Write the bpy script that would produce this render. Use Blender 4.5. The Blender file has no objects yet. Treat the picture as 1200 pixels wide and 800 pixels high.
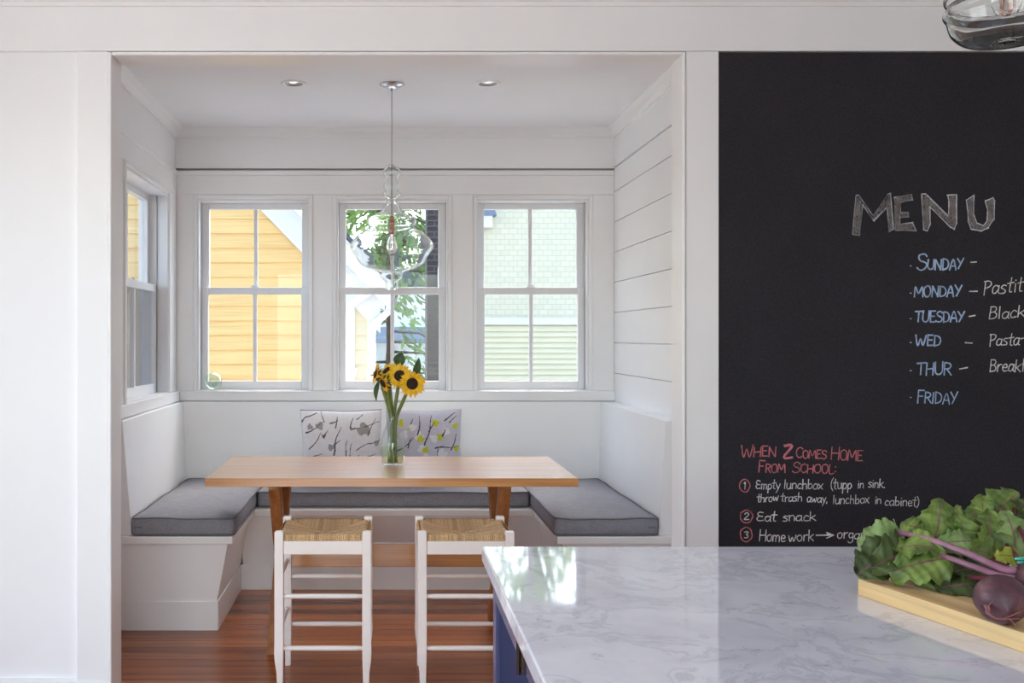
import bpy, bmesh, math, random
from mathutils import Vector, Matrix
random.seed(7)
PI = math.pi
R = math.radians
C = bpy.context.scene.collection
SC = bpy.context.scene

# ------------------------------------------------------------------ camera, sky, lights, exposure
cam_d = bpy.data.cameras.new('camera')
cam = bpy.data.objects.new('camera', cam_d)
C.objects.link(cam)
CAM_Z = 1.34
cam.location = (0, 0, CAM_Z)
cam.rotation_euler = (R(90), 0, 0)
cam_d.sensor_width = 36.0
cam_d.lens = 36.0 * 1140 / 1200
cam_d.shift_x = (600 - 452) / 1200
cam_d.shift_y = (395 - 400) / 1200
cam_d.clip_start = 0.02
cam_d.clip_end = 300
SC.camera = cam

SC.view_settings.view_transform = 'Standard'
SC.view_settings.look = 'None'
SC.view_settings.exposure = 0.0
SC.view_settings.gamma = 1.0
SC.view_settings.use_curve_mapping = False
SC.cycles.use_denoising = True
SC.cycles.max_bounces = 14
SC.cycles.diffuse_bounces = 6
SC.cycles.transparent_max_bounces = 24
SC.cycles.caustics_reflective = False
SC.cycles.caustics_refractive = False

SKY_STRENGTH = 1.1
SUN_STRENGTH = 0.7
world = bpy.data.worlds.new('sky_world')
SC.world = world
world.use_nodes = True
wn = world.node_tree.nodes
sky = wn.new('ShaderNodeTexSky')
sky.sky_type = 'NISHITA'
sky.sun_disc = False
sky.sun_elevation = R(50)
sky.sun_rotation = R(15)
sky.altitude = 20
sky.air_density = 1.0
sky.dust_density = 2.2
sky.ozone_density = 1.2
world.node_tree.links.new(sky.outputs[0], wn['Background'].inputs[0])
wn['Background'].inputs[1].default_value = SKY_STRENGTH

def lamp(name, kind, loc, target, energy, color=(1, 1, 1), size=None, size_y=None, angle=None):
    d = bpy.data.lights.new(name, kind)
    d.energy = energy
    d.color = color
    if kind == 'AREA':
        d.shape = 'RECTANGLE'
        d.size = size
        d.size_y = size_y
    if kind == 'SUN':
        d.angle = angle
    o = bpy.data.objects.new(name, d)
    C.objects.link(o)
    o.location = loc
    o.rotation_euler = (Vector(target) - Vector(loc)).to_track_quat('-Z', 'Y').to_euler()
    return o

lamp('sun', 'SUN', (9, -2.5, 8), (0, 0, 0), SUN_STRENGTH, (1.0, 0.95, 0.87), angle=R(0.6))
# daylight coming through the kitchen's own windows (beside and behind the camera)
lamp('daylight_side_window', 'AREA', (-2.28, 1.45, 1.35), (0, 1.45, 1.35), 26, (0.99, 0.985, 0.965), 2.0, 2.0)
lamp('daylight_rear_window', 'AREA', (-0.38, -2.88, 1.2), (-0.38, 0, 1.2), 77, (0.975, 0.97, 0.97), 2.56, 2.2)  # lowered near the floor to throw light onto the nook ceiling

# ------------------------------------------------------------------ materials
def lin(c):
    r = []
    for v in c[:3]:
        v = v / 255.0
        r.append(v / 12.92 if v <= 0.04045 else ((v + 0.055) / 1.055) ** 2.4)
    return (r[0], r[1], r[2], 1.0)

def new_mat(name):
    m = bpy.data.materials.new(name)
    m.use_nodes = True
    nt = m.node_tree
    return m, nt, nt.nodes['Principled BSDF'], nt.nodes, nt.links

def coord(nt, scale=(1, 1, 1), rot=(0, 0, 0), kind='Object', seed_by_object=False):
    tc = nt.nodes.new('ShaderNodeTexCoord')
    mp = nt.nodes.new('ShaderNodeMapping')
    mp.inputs['Scale'].default_value = scale
    mp.inputs['Rotation'].default_value = rot
    nt.links.new(tc.outputs[kind], mp.inputs['Vector'])
    return mp.outputs['Vector']

def noise(nt, vec, scale, detail=3, rough=0.55, dist=0.0):
    n = nt.nodes.new('ShaderNodeTexNoise')
    n.inputs['Scale'].default_value = scale
    n.inputs['Detail'].default_value = detail
    n.inputs['Roughness'].default_value = rough
    n.inputs['Distortion'].default_value = dist
    nt.links.new(vec, n.inputs['Vector'])
    return n

def ramp(nt, fac, stops):
    r = nt.nodes.new('ShaderNodeValToRGB')
    els = r.color_ramp.elements
    while len(els) < len(stops):
        els.new(0.5)
    for e, (p, c) in zip(els, stops):
        e.position = p
        e.color = c if len(c) == 4 else (*c, 1)
    nt.links.new(fac, r.inputs['Fac'])
    return r.outputs['Color']

def bump(nt, b, height, strength=0.1, dist=0.002):
    n = nt.nodes.new('ShaderNodeBump')
    n.inputs['Strength'].default_value = strength
    n.inputs['Distance'].default_value = dist
    nt.links.new(height, n.inputs['Height'])
    nt.links.new(n.outputs['Normal'], b.inputs['Normal'])

def mixc(nt, fac, a, b_, mode='MIX'):
    n = nt.nodes.new('ShaderNodeMix')
    n.data_type = 'RGBA'
    n.blend_type = mode
    if isinstance(fac, (int, float)):
        n.inputs[0].default_value = fac
    else:
        nt.links.new(fac, n.inputs[0])
    for s, v in ((6, a), (7, b_)):
        if isinstance(v, (tuple, list)):
            n.inputs[s].default_value = v
        else:
            nt.links.new(v, n.inputs[s])
    return n.outputs[2]

def plain(name, rgb, rough=0.5, var=0.04, nscale=8, metallic=0.0, bump_s=0.0, bump_scale=60, spec=0.5, coat=0.0):
    m, nt, b, N, L = new_mat(name)
    c = lin(rgb)
    v = coord(nt)
    n = noise(nt, v, nscale, 4)
    lo = tuple(x * (1 - var) for x in c[:3])
    hi = tuple(min(1, x * (1 + var)) for x in c[:3])
    L.new(ramp(nt, n.outputs['Fac'], [(0.3, lo), (0.7, hi)]), b.inputs['Base Color'])
    b.inputs['Roughness'].default_value = rough
    b.inputs['Metallic'].default_value = metallic
    b.inputs['Specular IOR Level'].default_value = spec
    b.inputs['Coat Weight'].default_value = coat
    b.inputs['Coat Roughness'].default_value = 0.1
    if bump_s:
        n2 = noise(nt, v, bump_scale, 3)
        bump(nt, b, n2.outputs['Fac'], bump_s)
    return m

def wood(name, light, dark, axis='X', scale=1.0, rough=0.4, spec=0.5, coat=0.0):
    m, nt, b, N, L = new_mat(name)
    s = {'X': (1.2, 22, 22), 'Y': (22, 1.2, 22), 'Z': (22, 22, 1.2)}[axis]
    v = coord(nt, tuple(k * scale for k in s))
    n1 = noise(nt, v, 1.0, 5, 0.6, 0.4)
    s2 = {'X': (4, 160, 160), 'Y': (160, 4, 160), 'Z': (160, 160, 4)}[axis]
    v2 = coord(nt, tuple(k * scale for k in s2))
    n2 = noise(nt, v2, 1.0, 2, 0.5)
    c1 = ramp(nt, n1.outputs['Fac'], [(0.3, lin(dark)), (0.68, lin(light))])
    mul = ramp(nt, n2.outputs['Fac'], [(0.3, (0.78, 0.76, 0.74, 1)), (0.6, (1, 1, 1, 1))])
    L.new(mixc(nt, 0.7, c1, mul, 'MULTIPLY'), b.inputs['Base Color'])
    b.inputs['Roughness'].default_value = rough
    b.inputs['Specular IOR Level'].default_value = spec
    b.inputs['Coat Weight'].default_value = coat
    b.inputs['Coat Roughness'].default_value = 0.13
    bump(nt, b, n2.outputs['Fac'], 0.08, 0.001)
    return m

M = {}
M['paint'] = plain('white_wall_paint', (245, 245, 245), 0.5, 0.012, 3, bump_s=0.02, bump_scale=220)
M['trim'] = plain('white_trim_paint', (245, 245, 244), 0.34, 0.012, 4)
M['ceiling'] = plain('white_ceiling_paint', (245, 246, 248), 0.7, 0.012, 3)
M['sash'] = plain('white_sash_paint', (233, 233, 233), 0.35, 0.012, 6)
M['stool'] = plain('white_stool_paint', (250, 240, 232), 0.4, 0.03, 9)
M['chrome'] = plain('polished_chrome', (205, 208, 212), 0.08, 0.02, 4, metallic=1.0)
M['steel'] = plain('satin_steel', (150, 150, 152), 0.3, 0.05, 6, metallic=1.0)
M['copper'] = plain('copper_socket', (190, 135, 110), 0.25, 0.05, 6, metallic=1.0)
M['bronze'] = plain('dark_bronze', (70, 58, 52), 0.35, 0.1, 20, metallic=0.9)
M['cord'] = plain('clear_grey_cord', (176, 172, 166), 0.4, 0.05, 20)
M['navy'] = plain('navy_cabinet_paint', (28, 42, 82), 0.6, 0.05, 5, spec=0.2)
M['navy_frame'] = plain('navy_frame_sheen_tint', (86, 88, 124), 0.22, 0.04, 5)  # paler than the navy doors: reflected light put into the frame colour
M['oak'] = wood('oak_boards_along', (220, 158, 96), (190, 126, 72), 'X', 1.0, 0.3, 0.6, coat=0.9)
M['oak_leg'] = wood('oak_leg_grain', (188, 128, 76), (148, 92, 50), 'Z', 1.0, 0.38)
M['maple'] = wood('maple_cutting_board', (236, 206, 152), (214, 172, 112), 'Y', 1.0, 0.45)
M['stem_green'] = plain('sunflower_stem', (112, 128, 58), 0.5, 0.2, 30)
M['leaf_green'] = plain('sunflower_leaf', (62, 88, 42), 0.5, 0.25, 40)
M['petal'] = plain('sunflower_petal', (255, 190, 14), 0.5, 0.22, 40)
M['disk'] = plain('sunflower_disk', (46, 26, 18), 0.8, 0.4, 200, bump_s=0.8, bump_scale=400)
M['dark'] = plain('dark_recess', (24, 24, 26), 0.8, 0.1, 5)

def glass(name, tint=(1, 1, 1), rough=0.0, ior=1.45):
    m, nt, b, N, L = new_mat(name)
    N.remove(b)
    g = N.new('ShaderNodeBsdfGlass')
    g.inputs['Color'].default_value = (*tint, 1)
    g.inputs['Roughness'].default_value = rough
    g.inputs['IOR'].default_value = ior
    v = coord(nt)
    n = noise(nt, v, 14, 2)
    bn = N.new('ShaderNodeBump')
    bn.inputs['Strength'].default_value = 0.22
    bn.inputs['Distance'].default_value = 0.004
    L.new(n.outputs['Fac'], bn.inputs['Height'])
    L.new(bn.outputs['Normal'], g.inputs['Normal'])
    L.new(g.outputs[0], N['Material Output'].inputs['Surface'])
    return m
M['blown'] = glass('clear_blown_glass', (0.985, 0.995, 0.99))

def pane_mat(name, tint=(0.97, 0.98, 0.97), refl=0.03, rim=0.55):
    """thin clear sheet: see-through, with a reflection that grows towards grazing angles"""
    m, nt, b, N, L = new_mat(name)
    N.remove(b)
    t = N.new('ShaderNodeBsdfTransparent')
    t.inputs[0].default_value = (*tint, 1)
    g = N.new('ShaderNodeBsdfGlossy')
    g.inputs['Roughness'].default_value = 0.015
    lw = N.new('ShaderNodeLayerWeight')
    lw.inputs['Blend'].default_value = 0.5
    pw = N.new('ShaderNodeMath')
    pw.operation = 'POWER'
    L.new(lw.outputs['Facing'], pw.inputs[0])
    pw.inputs[1].default_value = 4.0
    ma = N.new('ShaderNodeMath')
    ma.operation = 'MULTIPLY_ADD'
    L.new(pw.outputs[0], ma.inputs[0])
    ma.inputs[1].default_value = rim
    ma.inputs[2].default_value = refl
    mx = N.new('ShaderNodeMixShader')
    L.new(ma.outputs[0], mx.inputs[0])
    L.new(t.outputs[0], mx.inputs[1])
    L.new(g.outputs[0], mx.inputs[2])
    L.new(mx.outputs[0], N['Material Output'].inputs['Surface'])
    return m
M['pane'] = pane_mat('window_pane_glass', refl=0.013)
M['vase_glass'] = pane_mat('vase_glass', (0.95, 0.97, 0.965), 0.045, 0.85)
M['float'] = pane_mat('green_float_glass', (0.93, 0.975, 0.945), 0.10, 0.5)
M['water'] = pane_mat('clear_water', (0.90, 0.93, 0.80), 0.02, 0.3)

def screen_mat():
    m, nt, b, N, L = new_mat('insect_screen_mesh')
    b.inputs['Base Color'].default_value = lin((150, 146, 158))
    b.inputs['Roughness'].default_value = 0.7
    t = N.new('ShaderNodeBsdfTransparent')
    mx = N.new('ShaderNodeMixShader')
    mx.inputs[0].default_value = 0.55
    L.new(t.outputs[0], mx.inputs[1])
    L.new(b.outputs[0], mx.inputs[2])
    L.new(mx.outputs[0], N['Material Output'].inputs['Surface'])
    return m
M['screen'] = screen_mat()

def floor_mat():
    m, nt, b, N, L = new_mat('fir_floorboards')
    tc = N.new('ShaderNodeTexCoord')
    br = N.new('ShaderNodeTexBrick')
    br.offset = 0.37
    br.inputs['Scale'].default_value = 1.0
    br.inputs['Mortar Size'].default_value = 0.0011
    br.inputs['Mortar Smooth'].default_value = 0.2
    br.inputs['Brick Width'].default_value = 60.0
    br.inputs['Row Height'].default_value = 0.083
    br.inputs['Color1'].default_value = (0, 0, 0, 1)
    br.inputs['Color2'].default_value = (1, 1, 1, 1)
    br.inputs['Mortar'].default_value = (0.5, 0.5, 0.5, 1)
    mp = N.new('ShaderNodeMapping')
    mp.inputs['Location'].default_value = (17.3, 0.02, 0)
    L.new(tc.outputs['Object'], mp.inputs['Vector'])
    L.new(mp.outputs['Vector'], br.inputs['Vector'])
    base = ramp(nt, br.outputs['Color'], [(0.0, lin((126, 66, 32))), (0.35, lin((160, 90, 46))), (0.7, lin((184, 110, 58))), (1.0, lin((146, 78, 38)))])
    v = coord(nt, (1.1, 34, 1))
    n1 = noise(nt, v, 1.0, 5, 0.6, 0.3)
    g = ramp(nt, n1.outputs['Fac'], [(0.3, (0.52, 0.44, 0.4, 1)), (0.5, (0.88, 0.86, 0.84, 1)), (0.7, (1.12, 1.1, 1.05, 1))])
    c = mixc(nt, 0.9, base, g, 'MULTIPLY')
    c = mixc(nt, br.outputs['Fac'], c, lin((48, 22, 12)))
    L.new(c, b.inputs['Base Color'])
    b.inputs['Roughness'].default_value = 0.2
    b.inputs['Specular IOR Level'].default_value = 0.4
    b.inputs['Coat Weight'].default_value = 0.0
    b.inputs['Coat Roughness'].default_value = 0.08
    inv = N.new('ShaderNodeMath')
    inv.operation = 'SUBTRACT'
    inv.inputs[0].default_value = 1
    L.new(br.outputs['Fac'], inv.inputs[1])
    bump(nt, b, inv.outputs[0], 0.25, 0.001)
    return m
M['floor'] = floor_mat()

def marble_mat():
    m, nt, b, N, L = new_mat('grey_veined_marble')
    v = coord(nt)
    warp = noise(nt, v, 2.2, 4, 0.6)
    add = N.new('ShaderNodeVectorMath')
    add.operation = 'MULTIPLY_ADD'
    L.new(warp.outputs['Color'], add.inputs[0])
    add.inputs[1].default_value = (0.5, 0.5, 0.5)
    L.new(v, add.inputs[2])
    cl = noise(nt, add.outputs[0], 3.6, 7, 0.62, 0.6)
    clouds = ramp(nt, cl.outputs['Fac'], [(0.3, lin((208, 210, 221))), (0.5, lin((226, 228, 238))), (0.7, lin((238, 239, 246)))])
    vn = noise(nt, add.outputs[0], 3.4, 9, 0.66, 0.7)
    vein = ramp(nt, vn.outputs['Fac'], [(0.476, (1, 1, 1, 1)), (0.499, (0.79, 0.79, 0.82, 1)), (0.504, (0.77, 0.77, 0.80, 1)), (0.53, (1, 1, 1, 1))])
    c = mixc(nt, 0.8, clouds, vein, 'MULTIPLY')
    sp = noise(nt, v, 34, 6, 0.7, 0.5)
    spk = ramp(nt, sp.outputs['Fac'], [(0.27, (0.45, 0.45, 0.5, 1)), (0.38, (1, 1, 1, 1))])
    c = mixc(nt, 0.8, c, spk, 'MULTIPLY')
    L.new(c, b.inputs['Base Color'])
    b.inputs['Roughness'].default_value = 0.045
    b.inputs['IOR'].default_value = 1.72
    return m
M['marble'] = marble_mat()

def board_mat():
    m, nt, b, N, L = new_mat('black_chalkboard_paint')
    v = coord(nt)
    n1 = noise(nt, v, 260, 2, 0.6)
    n2 = noise(nt, v, 2.2, 4, 0.6)
    c1 = ramp(nt, n1.outputs['Fac'], [(0.3, lin((34, 33, 37))), (0.72, lin((58, 56, 61)))])
    c2 = ramp(nt, n2.outputs['Fac'], [(0.3, (0.82, 0.82, 0.82, 1)), (0.75, (1.12, 1.1, 1.1, 1))])
    L.new(mixc(nt, 1.0, c1, c2, 'MULTIPLY'), b.inputs['Base Color'])
    b.inputs['Roughness'].default_value = 0.75
    b.inputs['Specular IOR Level'].default_value = 0.25
    bump(nt, b, n1.outputs['Fac'], 0.15, 0.001)
    return m
M['board'] = board_mat()

def chalk_mat(name, rgb, lo=0.24, hi=0.52):
    m, nt, b, N, L = new_mat(name)
    v = coord(nt)
    n1 = noise(nt, v, 330, 3, 0.7)
    n2 = noise(nt, v, 38, 2, 0.5)
    c = lin(rgb)
    d = tuple(x * 0.36 + 0.02 for x in c[:3])
    a = ramp(nt, n1.outputs['Fac'], [(lo, d), (hi, c)])
    f = ramp(nt, n2.outputs['Fac'], [(0.3, (0.62, 0.62, 0.62, 1)), (0.65, (1, 1, 1, 1))])
    L.new(mixc(nt, 1.0, a, f, 'MULTIPLY'), b.inputs['Base Color'])
    b.inputs['Roughness'].default_value = 0.95
    b.inputs['Specular IOR Level'].default_value = 0.1
    return m
M['chalk_white'] = chalk_mat('white_chalk', (240, 238, 236))
M['chalk_blue'] = chalk_mat('pale_blue_chalk', (184, 210, 244))
M['chalk_pink'] = chalk_mat('pink_chalk', (222, 132, 140))
M['chalk_grey'] = chalk_mat('rubbed_grey_chalk', (168, 160, 158), 0.3, 0.75)
M['chalk_menu'] = chalk_mat('grey_white_chalk', (226, 234, 240))

def fabric(name, rgb, bright=0.5, scale=900):
    m, nt, b, N, L = new_mat(name)
    v = coord(nt)
    n1 = noise(nt, v, 420, 2, 0.6)
    n2 = noise(nt, v, 26, 3, 0.6)
    c = lin(rgb)
    a = ramp(nt, n1.outputs['Fac'], [(0.3, tuple(x * 0.62 for x in c[:3])), (0.72, tuple(min(1, x * 1.35) for x in c[:3]))])
    d = ramp(nt, n2.outputs['Fac'], [(0.3, (0.92, 0.92, 0.92, 1)), (0.7, (1.05, 1.05, 1.05, 1))])
    L.new(mixc(nt, 1.0, a, d, 'MULTIPLY'), b.inputs['Base Color'])
    b.inputs['Roughness'].default_value = 0.9
    b.inputs['Specular IOR Level'].default_value = 0.2
    b.inputs['Sheen Weight'].default_value = 0.0
    bump(nt, b, n1.outputs['Fac'], 0.35, 0.001)
    return m
M['cushion'] = fabric('grey_woven_cushion_cloth', (150, 151, 158))
M['piping'] = fabric('grey_piping_cloth', (124, 123, 126))

def attr_mat(name, rough=0.8, spec=0.3, var=0.06, bscale=300, bs=0.15, trans=0.0, nvar=40):
    m, nt, b, N, L = new_mat(name)
    at = N.new('ShaderNodeAttribute')
    at.attribute_name = 'Col'
    v = coord(nt)
    n = noise(nt, v, nvar, 4)
    f = ramp(nt, n.outputs['Fac'], [(0.3, (1 - var, 1 - var, 1 - var, 1)), (0.7, (1 + var, 1 + var, 1 + var, 1))])
    c = mixc(nt, 1.0, at.outputs['Color'], f, 'MULTIPLY')
    L.new(c, b.inputs['Base Color'])
    b.inputs['Roughness'].default_value = rough
    b.inputs['Specular IOR Level'].default_value = spec
    n2 = noise(nt, v, bscale, 3)
    bump(nt, b, n2.outputs['Fac'], bs, 0.001)
    if trans:
        tr = N.new('ShaderNodeBsdfTranslucent')
        L.new(c, tr.inputs[0])
        mx = N.new('ShaderNodeMixShader')
        mx.inputs[0].default_value = trans
        L.new(b.outputs[0], mx.inputs[1])
        L.new(tr.outputs[0], mx.inputs[2])
        L.new(mx.outputs[0], N['Material Output'].inputs['Surface'])
    return m
M['print'] = attr_mat('printed_pillow_cloth', 0.9, 0.15, 0.05, 500, 0.25)
M['beet_leaf'] = attr_mat('beet_leaf_blade', 0.42, 0.45, 0.22, 120, 0.4, 0.18, 60)

def rush_mat():
    m, nt, b, N, L = new_mat('twisted_rush_cord')
    at = N.new('ShaderNodeAttribute')
    at.attribute_name = 'Col'
    v = coord(nt)
    n = noise(nt, v, 190, 3, 0.6)
    f = ramp(nt, n.outputs['Fac'], [(0.3, (0.62, 0.6, 0.55, 1)), (0.7, (1.18, 1.16, 1.1, 1))])
    L.new(mixc(nt, 1.0, at.outputs['Color'], f, 'MULTIPLY'), b.inputs['Base Color'])
    b.inputs['Roughness'].default_value = 0.7
    return m
M['rush'] = rush_mat()

def beet_mat():
    m, nt, b, N, L = new_mat('beet_skin')
    v = coord(nt)
    n = noise(nt, v, 26, 5, 0.6, 0.5)
    v2 = coord(nt, (30, 30, 150))
    n2 = noise(nt, v2, 1.0, 4, 0.6, 0.6)
    c = ramp(nt, n.outputs['Fac'], [(0.3, lin((58, 32, 42))), (0.5, lin((88, 54, 64))), (0.62, lin((112, 78, 82))), (0.75, lin((136, 104, 98)))])
    f = ramp(nt, n2.outputs['Fac'], [(0.35, (0.8, 0.78, 0.8, 1)), (0.7, (1.15, 1.1, 1.08, 1))])
    L.new(mixc(nt, 1.0, c, f, 'MULTIPLY'), b.inputs['Base Color'])
    b.inputs['Roughness'].default_value = 0.46
    bump(nt, b, n.outputs['Fac'], 0.5, 0.003)
    return m
M['beet'] = beet_mat()
M['stalk'] = plain('beet_stalk', (150, 104, 124), 0.35, 0.3, 30)
M['stalk_red'] = plain('beet_red_stalk', (106, 40, 62), 0.35, 0.25, 30)
M['hair'] = plain('beet_root_hair', (132, 84, 86), 0.6, 0.2, 60)
M['tie'] = plain('turquoise_twist_tie', (70, 190, 170), 0.25, 0.1, 60)

# outdoors
M['yellow'] = wood('yellow_clapboard_paint', (226, 188, 122), (219, 178, 110), 'X', 0.6, 0.6)
M['cream'] = plain('cream_clapboard_tone', (214, 202, 168), 0.6, 0.04, 4)  # paler version of the yellow siding, also used on the side wall
M['outdoor_white'] = plain('white_outdoor_trim', (212, 213, 214), 0.5, 0.02, 3)
M['pale_shingle'] = None
M['band'] = plain('lilac_band_board', (206, 204, 204), 0.5, 0.02, 3)
M['pale_clap'] = plain('pale_green_clapboard', (204, 193, 160), 0.6, 0.04, 3)
M['asphalt'] = plain('grey_roof_shingles', (70, 76, 80), 0.9, 0.2, 30)
M['bounce_ground'] = plain('pale_bounce_ground', (206, 202, 192), 0.9, 0.12, 5)  # unseen ground, made pale so it bounces daylight onto the nook ceiling
M['bark'] = plain('tree_bark', (74, 62, 52), 0.9, 0.3, 14, bump_s=0.6, bump_scale=30)
M['conifer'] = plain('conifer_needles', (96, 124, 68), 0.6, 0.45, 3)
M['leafage'] = plain('broadleaf_foliage', (146, 170, 92), 0.45, 0.45, 3)
for k_ in ('leafage', 'conifer'):
    nt_ = M[k_].node_tree
    pb_ = nt_.nodes['Principled BSDF']
    tl_ = nt_.nodes.new('ShaderNodeBsdfTranslucent')
    mx_ = nt_.nodes.new('ShaderNodeMixShader')
    mx_.inputs[0].default_value = 0.4
    nt_.links.new(pb_.inputs['Base Color'].links[0].from_socket, tl_.inputs[0])
    nt_.links.new(pb_.outputs[0], mx_.inputs[1])
    nt_.links.new(tl_.outputs[0], mx_.inputs[2])
    nt_.links.new(mx_.outputs[0], nt_.nodes['Material Output'].inputs['Surface'])
M['blue_slate'] = plain('blue_slate_porch', (104, 114, 130), 0.6, 0.1, 4)
M['far_siding'] = plain('far_pale_siding', (222, 226, 224), 0.6, 0.03, 4)

def shingle_mat(name, a, b2, mortar, w, h, ms):
    m, nt, b, N, L = new_mat(name)
    tc = N.new('ShaderNodeTexCoord')
    sx = N.new('ShaderNodeSeparateXYZ')
    cx = N.new('ShaderNodeCombineXYZ')
    L.new(tc.outputs['Object'], sx.inputs[0])
    add = N.new('ShaderNodeMath')
    add.operation = 'ADD'
    L.new(sx.outputs['X'], add.inputs[0])
    L.new(sx.outputs['Y'], add.inputs[1])
    L.new(add.outputs[0], cx.inputs['X'])
    L.new(sx.outputs['Z'], cx.inputs['Y'])
    br = N.new('ShaderNodeTexBrick')
    br.inputs['Scale'].default_value = 1.0
    br.inputs['Brick Width'].default_value = w
    br.inputs['Row Height'].default_value = h
    br.inputs['Mortar Size'].default_value = ms
    br.inputs['Color1'].default_value = lin(a)
    br.inputs['Color2'].default_value = lin(b2)
    br.inputs['Mortar'].default_value = lin(mortar)
    L.new(cx.outputs[0], br.inputs['Vector'])
    L.new(br.outputs['Color'], b.inputs['Base Color'])
    b.inputs['Roughness'].default_value = 0.8
    inv = N.new('ShaderNodeMath')
    inv.operation = 'SUBTRACT'
    inv.inputs[0].default_value = 1
    L.new(br.outputs['Fac'], inv.inputs[1])
    bump(nt, b, inv.outputs[0], 0.4, 0.01)
    return m
M['pale_shingle'] = shingle_mat('pale_green_shingles', (203, 194, 168), (196, 188, 162), (178, 170, 147), 0.16, 0.1, 0.005)
M['brick'] = shingle_mat('dark_brown_brick', (44, 36, 34), (60, 48, 45), (84, 78, 75), 0.2, 0.07, 0.008)

# ------------------------------------------------------------------ mesh helpers
class MB:
    """collects shapes; build() links them as ONE mesh object"""
    def __init__(self):
        self.bm = bmesh.new()
        self.col = None

    def box(self, x0, x1, y0, y1, z0, z1):
        vs = [self.bm.verts.new(p) for p in ((x0, y0, z0), (x1, y0, z0), (x1, y1, z0), (x0, y1, z0),
                                             (x0, y0, z1), (x1, y0, z1), (x1, y1, z1), (x0, y1, z1))]
        for f in ((3, 2, 1, 0), (4, 5, 6, 7), (0, 1, 5, 4), (1, 2, 6, 5), (2, 3, 7, 6), (3, 0, 4, 7)):
            self.bm.faces.new([vs[i] for i in f])
        return self

    def loft(self, rings, cap=True, closed=True):
        rv = [[self.bm.verts.new(p) for p in r] for r in rings]
        n = len(rings[0])
        for a, b in zip(rv, rv[1:]):
            for i in range(n if closed else n - 1):
                j = (i + 1) % n
                self.bm.faces.new((a[i], a[j], b[j], b[i]))
        if cap and closed:
            self.bm.faces.new(list(reversed(rv[0])))
            self.bm.faces.new(rv[-1])
        return self

    def prism(self, poly, axis, a0, a1):
        def P(p, a):
            u, v = p
            return {'X': (a, u, v), 'Y': (u, a, v), 'Z': (u, v, a)}[axis]
        return self.loft([[P(p, a0) for p in poly], [P(p, a1) for p in poly]])

    def tube(self, pts, radii, n=8, cap=True):
        pts = [Vector(p) for p in pts]
        if not isinstance(radii, (list, tuple)):
            radii = [radii] * len(pts)
        up = None
        rings = []
        for i, p in enumerate(pts):
            d = (pts[min(i + 1, len(pts) - 1)] - pts[max(i - 1, 0)]).normalized()
            if up is None:
                up = Vector((0, 0, 1)) if abs(d.z) < 0.9 else Vector((1, 0, 0))
            a = d.cross(up).normalized()
            b = a.cross(d).normalized()
            up = b
            rings.append([tuple(p + (a * math.cos(t) + b * math.sin(t)) * radii[i])
                          for t in [2 * PI * k / n for k in range(n)]])
        return self.loft(rings, cap)

    def lathe(self, prof, n=32, c=(0, 0, 0), cap=True):
        rings = [[(c[0] + r * math.cos(2 * PI * k / n), c[1] + r * math.sin(2 * PI * k / n), c[2] + z) for k in range(n)]
                 for r, z in prof]
        return self.loft(rings, cap)

    def quad(self, a, b, c, d):
        self.bm.faces.new([self.bm.verts.new(p) for p in (a, b, c, d)])
        return self

    def grid(self, nu, nv, fn, colfn=None):
        if colfn and self.col is None:
            self.col = self.bm.verts.layers.float_color.new('Col')
        vs = [[self.bm.verts.new(fn(i / (nu - 1), j / (nv - 1))) for j in range(nv)] for i in range(nu)]
        if colfn:
            for i in range(nu):
                for j in range(nv):
                    vs[i][j][self.col] = colfn(i / (nu - 1), j / (nv - 1))
        for i in range(nu - 1):
            for j in range(nv - 1):
                self.bm.faces.new((vs[i][j], vs[i + 1][j], vs[i + 1][j + 1], vs[i][j + 1]))
        return self

    def build(self, name, mat, parent=None, smooth=False, bevel=0.0, seg=2, loc=None, solid=0.0, sub=0, recalc=True, merge=0.0):
        if merge:
            bmesh.ops.remove_doubles(self.bm, verts=self.bm.verts, dist=merge)
        if recalc:
            bmesh.ops.recalc_face_normals(self.bm, faces=self.bm.faces)
        me = bpy.data.meshes.new(name)
        self.bm.to_mesh(me)
        self.bm.free()
        me.materials.append(mat)
        if smooth:
            me.polygons.foreach_set('use_smooth', [True] * len(me.polygons))
        o = bpy.data.objects.new(name, me)
        C.objects.link(o)
        if parent:
            o.parent = parent
        if loc:
            o.location = loc
        if solid:
            s = o.modifiers.new('thickness', 'SOLIDIFY')
            s.thickness = solid
            s.offset = 0
        if bevel:
            b = o.modifiers.new('bevel', 'BEVEL')
            b.width = bevel
            b.segments = seg
            b.limit_method = 'ANGLE'
            b.angle_limit = R(35)
            b.harden_normals = False
        if sub:
            s = o.modifiers.new('subdivision', 'SUBSURF')
            s.levels = sub
            s.render_levels = sub
        return o

def tag(o, label=None, cat=None, group=None, kind=None):
    if label: o['label'] = label
    if cat: o['category'] = cat
    if group: o['group'] = group
    if kind: o['kind'] = kind
    return o

def thing(name, label, cat, loc=(0, 0, 0), rz=0.0, group=None):
    o = bpy.data.objects.new(name, None)
    o.empty_display_size = 0.05
    C.objects.link(o)
    o.location = loc
    o.rotation_euler = (0, 0, rz)
    return tag(o, label, cat, group)

def struct(name, mb, mat, bevel=0.0, label=None, **k):
    o = mb.build(name, mat, bevel=bevel, **k)
    return tag(o, label, None, None, 'structure')

def dup(root, loc, label=None, rz=None):
    r = root.copy()
    C.objects.link(r)
    r.location = loc
    if rz is not None:
        r.rotation_euler = (0, 0, rz)
    if label:
        r['label'] = label
    for ch in list(root.children):
        c = ch.copy()
        C.objects.link(c)
        c.parent = r
        for g in list(ch.children):
            d = g.copy()
            C.objects.link(d)
            d.parent = c
    return r

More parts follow.
